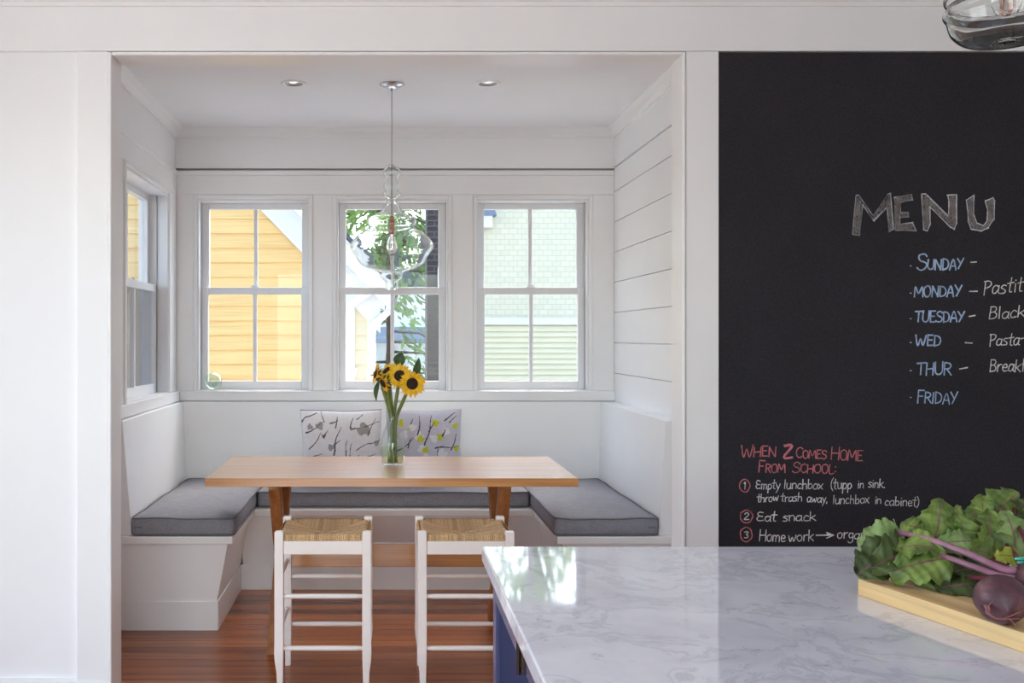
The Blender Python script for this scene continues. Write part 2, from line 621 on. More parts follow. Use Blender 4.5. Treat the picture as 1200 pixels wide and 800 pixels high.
def holed(mb, x0, x1, z0, z1, y0, y1, holes):
    """a wall slab in the XZ plane with rectangular holes"""
    xs = sorted({x0, x1, *[h[0] for h in holes], *[h[1] for h in holes]})
    for xa, xb in zip(xs, xs[1:]):
        cuts = sorted([(h[2], h[3]) for h in holes if h[0] <= xa + 1e-6 and h[1] >= xb - 1e-6])
        z = z0
        for a, b in cuts:
            if a > z + 1e-6:
                mb.box(xa, xb, y0, y1, z, a)
            z = max(z, b)
        if z < z1 - 1e-6:
            mb.box(xa, xb, y0, y1, z, z1)
    return mb

# ------------------------------------------------------------------ room: dimensions
CEIL = 2.585
WF = 3.455          # face of the casings on the partition wall
WB = 3.58           # its nook side
OX0, OX1, OZ = -0.973, 1.052, 2.34     # opening
NX0, NX1, NY = -1.255, 1.365, 5.816    # nook walls (inner faces)
KX0, KX1, KY = -2.2, 3.3, -2.8         # kitchen walls

struct('floor', MB().box(KX0 - .12, KX1 + .12, KY - .12, NY + .12, -0.08, 0.0), M['floor'],
       label='reddish brown glossy fir floorboards running across the room')
LIGHTS = ((-.452, 4.77), (.50, 4.77))
_c = holed(MB(), KX0 - .12, KX1 + .12, KY - .12, NY + .2, 0, .12, [(x - .042, x + .042, y - .042, y + .042) for x, y in LIGHTS])
for v in _c.bm.verts:
    v.co = (v.co.x, v.co.z, CEIL + v.co.y)
struct('ceiling', _c, M['ceiling'],
       label='flat white ceiling over nook and kitchen')

# partition with the wide cased opening
mb = holed(MB(), KX0, KX1, 0, CEIL, WF + .02, WB, [(OX0 - .012, OX1 + .012, -1, OZ + .012)])
struct('wall_front', mb, M['paint'], label='white wall around the wide cased opening to the nook')

# nook back wall: face layer with the three window holes and the slot under the frieze, then the backing
W_CX = (-0.792, 0.040, 0.880)
W_HALF = 0.339
W_Z0, W_Z1 = 1.02, 2.168
bh = [(c - W_HALF, c + W_HALF, W_Z0, W_Z1) for c in W_CX]
mb = MB()
holed(mb, NX0 - .2, NX1 + .2, 0, 2.334, NY, NY + .06, bh)
mb.box(NX0 - .2, NX1 + .2, NY, NY + .06, 2.350, CEIL)
holed(mb, NX0 - .2, NX1 + .2, 0, CEIL, NY + .06, NY + .17, bh)
struct('wall_back', mb, M['paint'], label='white back wall of the nook with three sash windows')

# nook left wall with one window
LWY0, LWY1 = 4.67, 5.61
mb = MB()
holed(mb, WB, NY, 0, CEIL, 0, 1, [(LWY0, LWY1, W_Z0, W_Z1)])
for v in mb.bm.verts:
    x, y, z = v.co
    v.co = (NX0 - y * .17, x, z)
struct('wall_left', mb, M['paint'], label='white left wall of the nook with one sash window')

# nook right wall: horizontal shiplap boards with open joints
mb = MB()
mb.box(NX1 + .016, NX1 + .15, WB, NY, 0, CEIL)
joints = [2.207 - .18 * k for k in range(0, 13)]
prev = CEIL
for j, z in enumerate([2.352] + joints):
    gap = .012 if j == 0 else .0045
    if z < 0.05:
        break
    mb.box(NX1, NX1 + .016, WB, NY, z + gap / 2, prev)
    prev = z - gap / 2
mb.box(NX1, NX1 + .016, WB, NY, 0.0, prev)
struct('wall_right', mb, M['paint'], label='white horizontal shiplap boards on the right nook wall')

# kitchen shell around the camera
SY0, SY1, SZ0, SZ1 = 0.4, 2.5, 0.35, 2.35
mb = holed(MB(), KY - .12, WB, 0, CEIL, 0, 1, [(SY0, SY1, SZ0, SZ1)])
for v in mb.bm.verts:
    x, y, z = v.co
    v.co = (KX0 - y * .12, x, z)
struct('wall_kitchen_left', mb, M['paint'], label='white kitchen wall with a tall side window')
mb = holed(MB(), KX0, KX1, 0, CEIL, KY - .12, KY, [(-1.66, .9, .06, 2.35)])  # opening extended almost to the floor so light reaches the nook ceiling
struct('wall_rear', mb, M['paint'], label='white kitchen wall with a wide window behind the island')
struct('wall_kitchen_right', MB().box(KX1, KX1 + .12, KY - .12, WB, 0, CEIL), M['paint'], label='plain white kitchen wall')

# roof over the whole house
struct('roof', MB().box(KX0 - .25, KX1 + .25, KY - .25, NY + .22, CEIL + .13, CEIL + .32), M['asphalt'], label='grey roof over nook and kitchen')

# ------------------------------------------------------------------ trim
tn = [0]
def trim(mb, label, bevel=.002, mat=None, **k):
    tn[0] += 1
    return struct('trim_%d' % tn[0], mb, mat or M['trim'], bevel, label, **k)

CB0, CT = 1.185, 2.355     # chalkboard left edge, top edge / casing tops
trim(MB().box(-1.097, -.9865, WF, WF + .02, .122, CT), 'flat white casing left of the opening')
trim(MB().box(1.0665, CB0 - .002, WF, WF + .02, .122, CT), 'flat white casing between opening and chalkboard')
trim(MB().box(KX0, KX1, WF, WF + .02, CT + .0015, 2.525), 'white header board above opening and chalkboard')
j = .0125
trim(MB().box(OX0 - j, OX0, WF - .006, WB + .004, 0, OZ + j), 'left jamb of the opening with rounded bead', .005, seg=3)
trim(MB().box(OX1, OX1 + j, WF - .006, WB + .004, 0, OZ + j), 'right jamb of the opening with rounded bead', .005, seg=3)
trim(MB().box(OX0, OX1, WF - .006, WB + .004, OZ, OZ + j), 'head jamb of the opening with rounded bead', .005, seg=3)

def baseboard(name, x0, x1, label):
    m = MB()
    m.prism([(WF + .02, 0), (WF - .012, 0), (WF - .012, .106), (WF - .004, .112), (WF - .004, .119), (WF + .004, .124), (WF + .02, .124)], 'X', x0, x1)
    return struct(name, m, M['trim'], 0, label)
baseboard('baseboard_left', KX0, OX0 - .0125, 'white baseboard left of the opening')
baseboard('baseboard_right', OX1 + .0125, KX1, 'white baseboard right of the opening')

def sweep(path, prof):
    """profile points (inset from the wall, z) swept along an open 2D path with mitred corners; left of travel is the room"""
    rings = []
    n = len(path)
    for i, p in enumerate(path):
        p = Vector(p)
        ds = []
        if i > 0: ds.append((p - Vector(path[i - 1])).normalized())
        if i < n - 1: ds.append((Vector(path[i + 1]) - p).normalized())
        ns = [Vector((d.y, -d.x)) for d in ds]
        m = ns[0] if len(ns) == 1 else (ns[0] + ns[1]) / (1 + ns[0].dot(ns[1]))
        rings.append([(p.x + m.x * o, p.y + m.y * o, z) for o, z in prof])
    return MB().loft(rings)

crown = [(0, CEIL), (.056, CEIL), (.056, CEIL - .006), (.046, CEIL - .012), (.030, CEIL - .022), (.018, CEIL - .036), (.010, CEIL - .044), (.010, CEIL - .054), (0, CEIL - .054)]
trim(sweep([(NX0, WB), (NX0, NY), (NX1, NY), (NX1, WB)], crown), 'white cove moulding around the nook ceiling', 0)
crownk = [(0, CEIL), (.07, CEIL), (.07, CEIL - .012), (.052, CEIL - .020), (.034, CEIL - .034), (.022, CEIL - .052), (.012, CEIL - .06), (.012, CEIL - .072), (0, CEIL - .072)]
trim(sweep([(KX0, WF), (KX1, WF)], crownk), 'white crown moulding above the chalkboard wall', 0)
# nook horizontal trim on back and left walls
trim(MB().box(NX0, NX1 - .001, NY - .007, NY, 2.192, 2.306), 'white head board above the three windows', .0015)
trim(MB().box(NX0 + .012, NX1 - .001, NY - .013, NY, 2.3065, 2.334), 'white cap moulding above the head board', .004, seg=3)
trim(MB().box(NX0, NX0 + .007, WB + .005, NY - .0135, 2.192, 2.306), 'white head board above the left window', .0015)
trim(MB().box(NX0, NX0 + .013, WB + .005, NY - .0001, 2.3065, 2.334), 'white cap moulding along the left nook wall', .004, seg=3)
trim(MB().box(NX0 + .032, NX1 - .001, NY - .03, NY, .962, 1.02), 'white sill board under the three windows', .002)
trim(MB().box(NX0, NX0 + .03, WB + .005, NY - .0005, .962, 1.02), 'white sill board under the left window', .002)
for i, (xa, xb) in enumerate(((NX0, W_CX[0] - W_HALF), (W_CX[0] + W_HALF, W_CX[1] - W_HALF), (W_CX[1] + W_HALF, W_CX[2] - W_HALF), (W_CX[2] + W_HALF, NX1 - .001))):
    trim(MB().box(xa + (.019 if i else .012), xb - (.019 if i < 3 else 0), NY - .006, NY, 1.0205, 2.1905), ('white casing in the left corner of the back wall', 'white casing between left and middle windows', 'white casing between middle and right windows', 'white casing in the right corner of the back wall')[i], .0015)
trim(MB().box(NX0, NX0 + .006, LWY1 + .019, NY - .007, 1.0205, 2.1905), 'white casing behind the left wall window', .0015)

# ------------------------------------------------------------------ windows
wcount = [0]
def window(origin, rz, half, z0, z1, label, screen=False):
    """double-hung sash window; local x along the wall, local y outward, opening z0..z1"""
    wcount[0] += 1
    root = bpy.data.objects.new('window_%d' % wcount[0], None)
    C.objects.link(root)
    root.location = origin
    root.rotation_euler = (0, 0, rz)
    tag(root, label, None, None, 'structure')
    h = half
    m = MB()
    t = .014
    for x in (-h, h - t): m.box(x, x + t, -.002, .165, z0, z1)
    m.box(-h + t, h - t, -.002, .165, z1 - t, z1)
    m.box(-h + t, h - t, .0, .165, z0, z0 + .004)
    m.build('frame', M['sash'], root, bevel=.001)
    m = MB()                                       # raised bead round the opening
    for s in (-1, 1):
        xa, xb = sorted((s * (h + .018), s * (h - .003)))
        m.box(xa, xb, -.013, .004, z0, z1 + .02)
    m.box(-h + .003, h - .003, -.013, .004, z1 - .001, z1 + .02)
    m.build('casing_bead', M['trim'], root, bevel=.005, seg=3)
    hw = h - t - .001
    mid = z0 + .585
    for nm, ya, za, zb, rails in (('upper_sash', .104, mid - .002, z1 - t, (.040, .036)), ('lower_sash', .064, z0 + .004, mid + .036, (.052, .042))):
        bot, top = rails
        st = .042
        s = MB()
        for x in (-hw, hw - st): s.box(x, x + st, ya, ya + .036, za, zb)
        s.box(-hw + st, hw - st, ya, ya + .036, za, za + bot)
        s.box(-hw + st, hw - st, ya, ya + .036, zb - top, zb)
        so = s.build(nm, M['sash'], root, bevel=.003)
        MB().box(-.0115, .0115, ya + .006, ya + .030, za + bot, zb - top).build('muntin', M['sash'], so, bevel=.004)
        MB().box(-hw + st - .004, hw - st + .004, ya + .016, ya + .020, za + bot - .004, zb - top + .004).build('pane', M['pane'], so)
        if nm == 'lower_sash':
            k = MB().box(-.028, .028, .070, .098, zb, zb + .006)
            k.tube([(.012, .084, zb + .006), (.012, .084, zb + .016)], .008, 10)
            k.box(-.022, .016, .079, .089, zb + .008, zb + .015)
            k.build('sash_lock', M['sash'], so, bevel=.001)
    if screen:
        MB().box(-hw, hw, .150, .152, z0 + .01, mid + .02).build('insect_screen', M['screen'], root)
    for s in (-1, 1):                              # dark jamb track beside the raised sash
        xa, xb = sorted((s * (h - t + .001), s * (h - t - .005)))
        MB().box(xa, xb, .058, .063, z0 + .004, z1 - t).build('jamb_track', M['steel'], root)
    return root

wl = ('left window of the three in the back wall, facing yellow clapboards',
      'middle window of the back wall behind the pendant lamp',
      'right window of the back wall facing pale green shingles')
for c, lb in zip(W_CX, wl):
    window((c, NY, 0), 0, W_HALF, W_Z0, W_Z1, lb)
window((NX0, (LWY0 + LWY1) / 2, 0), R(90), (LWY1 - LWY0) / 2, W_Z0, W_Z1, 'sash window in the left wall of the nook', True)

def kitchen_window(origin, rz, w, z0, z1, n, label):
    wcount[0] += 1
    root = bpy.data.objects.new('window_%d' % wcount[0], None)
    C.objects.link(root)
    root.location = origin
    root.rotation_euler = (0, 0, rz)
    tag(root, label, None, None, 'structure')
    m = MB()
    h = w / 2
    for k in range(n + 1):
        x = -h + w * k / n
        m.box(max(-h, x - .03), min(h, x + .03), .02, .06, z0, z1)
    m.box(-h, h, .022, .058, z0, z0 + .06)
    m.box(-h, h, .022, .058, z1 - .06, z1)
    m.build('frame', M['sash'], root)
    MB().box(-h, h, .038, .042, z0 + .05, z1 - .05).build('pane', M['pane'], root)
kitchen_window((KX0, (SY0 + SY1) / 2, 0), R(90), SY1 - SY0, SZ0, SZ1, 2, 'tall white framed kitchen window in the side wall')
kitchen_window((-.38, KY, 0), R(180), 2.56, .06, 2.35, 3, 'unseen wide white framed rear kitchen window, extended down to light the nook ceiling')

# ------------------------------------------------------------------ built-in bench
bench = thing('built_in_bench', 'white U-shaped built-in bench lining three sides of the nook', 'bench', (0.04, 5.4, 0))
BL = bench.location
def bpart(mb, name, bevel=.002, mat=None, **k):
    for v in mb.bm.verts: v.co -= BL
    return mb.build(name, mat or M['trim'], bench, bevel=bevel, **k)
YE = 4.453           # front ends of the side benches
g = .0015
# seat panels (sloping inward to the floor) with kick boards
bpart(MB().prism([(NX0 + g, 0), (-.772, 0), (-.772, .13), (-.722, .397), (NX0 + g, .397)], 'Y', YE, NY - g), 'seat_panel')
bpart(MB().prism([(NX1 - g, 0), (.857, 0), (.857, .13), (.807, .397), (NX1 - g, .397)], 'Y', YE, NY - g), 'seat_panel')
bpart(MB().prism([(NY - g, 0), (5.172, 0), (5.172, .13), (5.135, .397), (NY - g, .397)], 'X', -.76, .845), 'seat_panel')
m = MB()
m.box(NX0 + g, -.766, YE - .006, YE, 0, .132); m.box(-.772, -.766, YE, 5.166, 0, .132)
bpart(m, 'kick_board', .001)
m = MB()
m.box(.851, NX1 - g, YE - .006, YE, 0, .132); m.box(.851, .857, YE, 5.166, 0, .132)
bpart(m, 'kick_board', .001)
bpart(MB().box(-.766, .851, 5.166, 5.172, 0, .132), 'kick_board', .001)
bpart(MB().box(NX0 + g, -.695, 4.425, NY - g, .397, .434), 'seat_board', .006, seg=3)
bpart(MB().box(.78, NX1 - g, 4.425, NY - g, .397, .434), 'seat_board', .006, seg=3)
bpart(MB().box(-.695, .78, 5.115, NY - g, .397, .434), 'seat_board', .006, seg=3)
bpart(MB().prism([(NX0 + g, .434), (-1.163, .434), (-1.205, .957), (NX0 + g, .957)], 'Y', YE, NY - g), 'backrest', .003)
bpart(MB().prism([(NX1 - g, .434), (1.248, .434), (1.283, .957), (NX1 - g, .957)], 'Y', YE, NY - g), 'backrest', .003)
bpart(MB().prism([(NY - g, .434), (5.71, .434), (5.785, .9575), (NY - g, .9575)], 'X', NX0 + g, NX1 - g), 'backrest', .003)

def cushion(name, x0, x1, y0, y1, z0, z1, label, group, zipper=None):
    cx, cy = (x0 + x1) / 2, (y0 + y1) / 2
    root = thing(name, label, 'cushion', (cx, cy, z0), 0, group)
    a, b, h = (x1 - x0) / 2, (y1 - y0) / 2, z1 - z0
    rnd = random.Random(name + label)
    ph = [rnd.uniform(0, 6) for _ in range(6)]
    r = .022
    def outline(t, inset=0.0):
        # rounded rectangle, with slightly wavy sides
        n = 72
        pts = []
        per = [(a - r, -b, 0), (a - r, b - r, 1), (-(a - r), b - r, 2), (-(a - r), -(b - r), 3)]
        corners = [(a - r, -b + r, -90), (a - r, b - r, 0), (-a + r, b - r, 90), (-a + r, -b + r, 180)]
        for ci, (px, py, a0) in enumerate(corners):
            for k in range(5):
                an = R(a0 + 90 * k / 4)
                pts.append((px + (r - inset) * math.cos(an), py + (r - inset) * math.sin(an)))
            nx, ny, na = corners[(ci + 1) % 4]
            an = R(a0 + 90)
            p0 = (px + (r - inset) * math.cos(an), py + (r - inset) * math.sin(an))
            p1 = (nx + (r - inset) * math.cos(R(na)), ny + (r - inset) * math.sin(R(na)))
            for k in range(1, 14):
                f = k / 14
                pts.append((p0[0] + (p1[0] - p0[0]) * f, p0[1] + (p1[1] - p0[1]) * f))
        return pts
    def wav(x, y, z):
        return .0022 * math.sin(x * 13 + ph[0] + y * 3) + .0022 * math.sin(y * 11 + ph[1]) + .0012 * math.sin(x * 31 + y * 27 + ph[2])
    rings = []
    for z, ins in ((0.0, .012), (.003, .004), (.008, .001), (h * .3, -.003), (h * .6, -.003), (h - .008, .001), (h - .002, .005), (h + .001, .014)):
        rings.append([(x, y, z + (wav(x, y, z) if z > h * .5 else 0)) for x, y in outline(0, ins)])
    m = MB()
    m.loft(rings, cap=False)
    # puffy top: concentric rings rising to the middle
    inner = []
    for s in (.93, .82, .65, .42, .18):
        o = outline(0, .014)
        inner.append([(x * (1 - (1 - s) * (1 if 1 else 0)), y * s, h + .001 + .013 * (1 - s ** 3) + wav(x * s, y * s, h)) for x, y in o])
    m.loft([rings[-1]] + inner, cap=False)
    m.loft([rings[0], [(x * .02, y * .02, 0) for x, y in outline(0, .012)]], cap=False)
    m.loft([inner[-1], [(0.001 * x, 0.001 * y, h + .014) for x, y in outline(0, .014)]], cap=False)
    body = m.build('cover', M['cushion'], root, smooth=True, merge=.0004)
    for z in (h - .002, .006):
        o = outline(0, -.0005)
        o = o + [o[0]]
        MB().tube([(x, y, z + (wav(x, y, z) if z > h * .5 else 0)) for x, y in o], .0042, 7, cap=False).build('piping', M['piping'], root, smooth=True)
    if zipper:
        s = zipper
        MB().box(*sorted((s * (a - .048), s * (a - .010))), -b - .0035, -b + .002, h * .5 - .004, h * .5 + .004).build('zip_flap', M['piping'], root, bevel=.001)
    return root
cg = 'grey bench cushions'
cushion('bench_cushion', -1.157, -.692, 4.432, 5.705, .4345, .514, 'grey piped cushion on the left arm of the bench', cg, -1)
cushion('bench_cushion', .773, 1.243, 4.432, 5.705, .4345, .514, 'grey piped cushion on the right arm of the bench below the shiplap wall', cg, 1)
cushion('bench_cushion', -.683, .764, 5.175, 5.700, .4345, .514, 'long grey piped cushion on the back bench behind the table', cg)

# ------------------------------------------------------------------ trestle table
table = thing('trestle_table', 'oak trestle dining table with crossed legs in the nook', 'table', (.025, 4.445, 0))
TL = table.location
def tpart(mb, name, mat, bevel=.003, label=None, parent=None):
    for v in mb.bm.verts: v.co -= TL
    return mb.build(name, mat, parent or table, bevel=bevel)
mb = MB()
for k in range(6):
    ya = 4.071 + .749 * k / 6
    mb.box(-.757, .807, ya + (.0004 if k else 0), 4.071 + .749 * (k + 1) / 6 - .0004, .714, .75)
tpart(mb, 'tabletop', M['oak'], .0015)
for xa, xb in ((-.502, -.452), (.488, .538)):
    for y0, y1 in ((4.19, 4.635), (4.70, 4.135)):     # (top y, foot y)
        w = .082
        o = MB()
        off = .0004 if y0 < y1 else 0.0
        o.prism([(y0 - w / 2 * 1.05, .7135), (y0 + w / 2 * 1.05, .7135), (y1 + w / 2 * .85, 0.001), (y1 - w / 2 * .85, 0.001)], 'X', xa + off, xb - off)
        tpart(o, 'leg', M['oak_leg'])
    tpart(MB().box(xa + .004, xb - .004, 4.13, 4.76, .690, .7137), 'top_rail', M['oak_leg'])
tpart(MB().box(-.452, .488, 4.385, 4.430, .305, .408), 'stretcher', M['oak'])

# ------------------------------------------------------------------ rush-seated stools
def make_stool(label):
    W, D, H = .364, .345, .609
    hw, hd = W / 2, D / 2
    root = thing('counter_stool', label, 'stool', (0, 0, 0), 0, 'white stools with woven rush seats')
    for sx in (-1, 1):
        for sy in (-1, 1):
            rings = []
            for z, s, inx in ((0, .023, .008), (.03, .023, .008), (.075, .025, .007), (.12, .032, .001), (.15, .0345, -.001), (.2, .034, 0), (.5, .0335, 0), (H - .004, .0335, 0), (H, .028, .0025)):
                x1 = sx * (hw - inx)
                x0 = sx * (hw - inx - s)
                y1 = sy * (hd - inx)
                y0 = sy * (hd - inx - s)
                rings.append([(x0, y0, z), (x1, y0, z), (x1, y1, z), (x0, y1, z)])
            MB().loft(rings).build('leg', M['stool'], root, bevel=.004, seg=3)
    i = .034
    for sy in (-1, 1):
        ya, yb = sorted((sy * (hd - .004), sy * (hd - .026)))
        MB().box(-hw + i, hw - i, ya, yb, .523, .574).build('apron', M['stool'], root, bevel=.002)
    for sx in (-1, 1):
        xa, xb = sorted((sx * (hw - .004), sx * (hw - .026)))
        MB().box(xa, xb, -hd + i, hd - i, .523, .574).build('apron', M['stool'], root, bevel=.002)
    for sy in (-1, 1):
        for z in (.363, .167):
            y = sy * (hd - .017)
            MB().tube([(-hw + .03, y, z), (-hw + .06, y, z), (0, y, z), (hw - .06, y, z), (hw - .03, y, z)], [.0075, .0095, .010, .0095, .0075], 12).build('stretcher', M['stool'], root, smooth=True)
    for sx in (-1, 1):
        for z in (.432, .236):
            x = sx * (hw - .017)
            MB().tube([(x, -hd + .03, z), (x, -hd + .06, z), (x, 0, z), (x, hd - .06, z), (x, hd - .03, z)], [.0075, .0095, .010, .0095, .0075], 12).build('stretcher', M['stool'], root, smooth=True)
    # woven seat: cords wrap over four rails and meet on the diagonals, dished in the middle
    n = 121
    a = hw - .006
    b = hd - .004
    top, dip = .602, .028
    rnd = random.Random(3)
    tone = [rnd.uniform(.72, 1.18) for _ in range(200)]
    base = lin((226, 188, 138))
    def pos(u, v):
        x, y = (u * 2 - 1), (v * 2 - 1)
        m = max(abs(x), abs(y))
        edge = max(0.0, (m - .86) / .14)
        z = top - dip * (1 - m ** 1.6) - .03 * edge ** 2.2
        # corner notch for the leg tops
        X, Y = x * a, y * b
        return X, Y, z, m
    def fn(u, v):
        X, Y, z, m = pos(u, v)
        x, y = u * 2 - 1, v * 2 - 1
        lane = (abs(x) if abs(y) > abs(x) else abs(y))
        along = (X if abs(y) > abs(x) else Y)
        z += .0022 * math.sin(along / .0072 * 2 * PI) * (1 if m > .05 else 0)
        if abs(abs(x) - abs(y)) < .03:
            z -= .003
        if abs(x) > .815 and abs(y) > .80:
            z = min(z, .570)
        return (X, Y, z)
    def colfn(u, v):
        x, y = u * 2 - 1, v * 2 - 1
        X, Y = x * a, y * b
        along = (X if abs(y) > abs(x) else Y)
        t = tone[int((along + .3) / .0072) % 200]
        s = math.sin(along / .0072 * 2 * PI)
        f = t * (.82 + .22 * s)
        if abs(abs(x) - abs(y)) < .025: f *= .75
        return (base[0] * f, base[1] * f, base[2] * f * (.9 + .2 * t), 1)
    m = MB()
    m.grid(n, n, fn, colfn)
    # side skirts: cords going round the front of each rail
    def skirt(p0, p1, nx, ny):
        def f(u, v):
            X = p0[0] + (p1[0] - p0[0]) * u
            Y = p0[1] + (p1[1] - p0[1]) * u
            al = X if nx == 0 else Y
            z = .575 + .022 * v
            o = .006 * math.sin(v * PI * .5 + PI * .5) - .004 + .0016 * math.sin(al / .0072 * 2 * PI)
            return (X + nx * o, Y + ny * o, z)
        def cf(u, v):
            X = p0[0] + (p1[0] - p0[0]) * u
            Y = p0[1] + (p1[1] - p0[1]) * u
            al = X if nx == 0 else Y
            t = tone[int((al + .3) / .0072) % 200]
            k = t * (.84 + .24 * math.sin(al / .0072 * 2 * PI))
            return (base[0] * k, base[1] * k, base[2] * k, 1)
        m.grid(140, 7, f, cf)
    e = .031
    skirt((-hw + e, -hd + .006), (hw - e, -hd + .006), 0, -1)
    skirt((-hw + e, hd - .006), (hw - e, hd - .006), 0, 1)
    skirt((-hw + .007, -hd + e), (-hw + .007, hd - e), -1, 0)
    skirt((hw - .007, -hd + e), (hw - .007, hd - e), 1, 0)
    m.build('seat', M['rush'], root, smooth=True, recalc=False)
    return root
st = make_stool('white stool with woven rush seat, fully in view before the left half of the table')
st.location = (-.2365, 3.654 + .1725, 0)
dup(st, (.3025, 3.654 + .1725, 0), 'white stool with woven rush seat, partly hidden by the marble countertop')

# ------------------------------------------------------------------ recessed ceiling lights
def downlight(x, y, label):
    root = thing('recessed_light', label, 'ceiling light', (x, y, CEIL), 0, 'recessed lights in the nook ceiling')
    MB().lathe([(.064, 0), (.064, -.003), (.056, -.005), (.047, -.004), (.0465, 0), (.064, -.0002)], 40, cap=False).build('trim_ring', M['trim'], root, smooth=True)
    MB().lathe([(.0468, -.003), (.0415, .000), (.0405, .012), (.037, .04), (.030, .07), (.022, .085)], 40, cap=False).build('reflector', M['steel'], root, smooth=True)
    MB().lathe([(.001, .062), (.014, .063), (.020, .070), (.022, .088)], 24, cap=True).build('lens', M['sash'], root, smooth=True)
    sp_ = lamp('nook_fill_spot', 'SPOT', (x, y, CEIL + .05), (x, y, 0), 8, (1.0, 0.97, 0.93))  # fill spot added to brighten the nook; the fixture itself looks unlit
    sp_.data.spot_size = R(150)
    sp_.data.spot_blend = 0.9
    sp_.data.shadow_soft_size = 0.03
    sp_.parent = root
    sp_.location = (0, 0, .045)
downlight(-.452, 4.77, 'small recessed ceiling light left of the pendant cord')
downlight(.50, 4.77, 'small recessed ceiling light right of the pendant cord')

# ------------------------------------------------------------------ nook pendant
def pendant_nook():
    px, py = .030, 4.79
    root = thing('pendant_lamp', 'clear blown-glass tiered pendant lamp hanging over the oak table', 'pendant lamp', (px, py, CEIL), 0, 'clear glass pendant lamps')
    s = 4.79 / 1140
    def z_of(yz): return CAM_Z - (180 + yz / 4.708 - 395) * s - CEIL
    k = s / 4.708
    MB().lathe([(.060, -.001), (.060, -.004), (.050, -.010), (.034, -.018), (.016, -.023), (.006, -.025), (.006, -.034), (.001, -.035)], 36).build('canopy', M['chrome'], root, smooth=True)
    MB().tube([(0, 0, -.033), (0, 0, z_of(350))], .0022, 8).build('cord', M['cord'], root, smooth=True)
    MB().lathe([(.006, z_of(345)), (.0125, z_of(352)), (.0125, z_of(400)), (.016, z_of(402)), (.016, z_of(440)), (.012, z_of(446))], 20).build('socket', M['copper'], root, smooth=True)
    bp = [(.010, z_of(446)), (.012, z_of(455)), (.020, z_of(475)), (.026, z_of(500)), (.027, z_of(520)), (.022, z_of(545)), (.010, z_of(560)), (.001, z_of(563))]
    bo = MB().lathe(bp, 24).build('bulb', M['blown'], root, smooth=True)
    MB().tube([(-.006, 0, z_of(450)), (-.007, 0, z_of(520)), (0, .003, z_of(535)), (.007, 0, z_of(520)), (.006, 0, z_of(450))], .0012, 6).build('filament', M['copper'], bo)
    out = [(62, 10), (64, 22), (72, 33), (85, 43), (100, 48), (115, 46), (128, 38), (140, 31), (152, 33), (165, 40), (180, 44), (195, 42), (206, 40), (216, 48), (226, 50), (236, 40), (246, 27), (258, 25), (275, 34), (295, 46), (318, 62), (338, 92), (352, 122), (364, 134), (378, 137), (392, 130), (404, 128), (416, 140), (432, 165), (452, 192), (475, 214), (495, 226), (512, 229), (530, 224), (550, 208), (575, 193), (600, 180), (618, 160), (632, 130), (644, 98), (654, 68), (664, 60), (676, 60), (690, 50), (704, 38), (716, 34), (735, 36), (748, 30), (752, 4)]
    # resample through a Catmull-Rom spline for a smooth hand-blown outline
    prof = []
    for i in range(len(out) - 1):
        p0, p1, p2, p3 = [Vector(out[min(max(q, 0), len(out) - 1)]) for q in (i - 1, i, i + 1, i + 2)]
        for t in (0, .5):
            p = .5 * ((2 * p1) + (p2 - p0) * t + (2 * p0 - 5 * p1 + 4 * p2 - p3) * t * t + (3 * p1 - p0 - 3 * p2 + p3) * t ** 3)
            prof.append((p.y * k, z_of(p.x)))
    th = .0022
    inner = [(max(r - th, .0006), z) for r, z in prof]
    m = MB()
    ring = prof + list(reversed(inner))
    m.lathe(ring + [ring[0]], 64, cap=False)
    m.build('shade', M['blown'], root, smooth=True, merge=.00005)
    return root
pendant_nook()

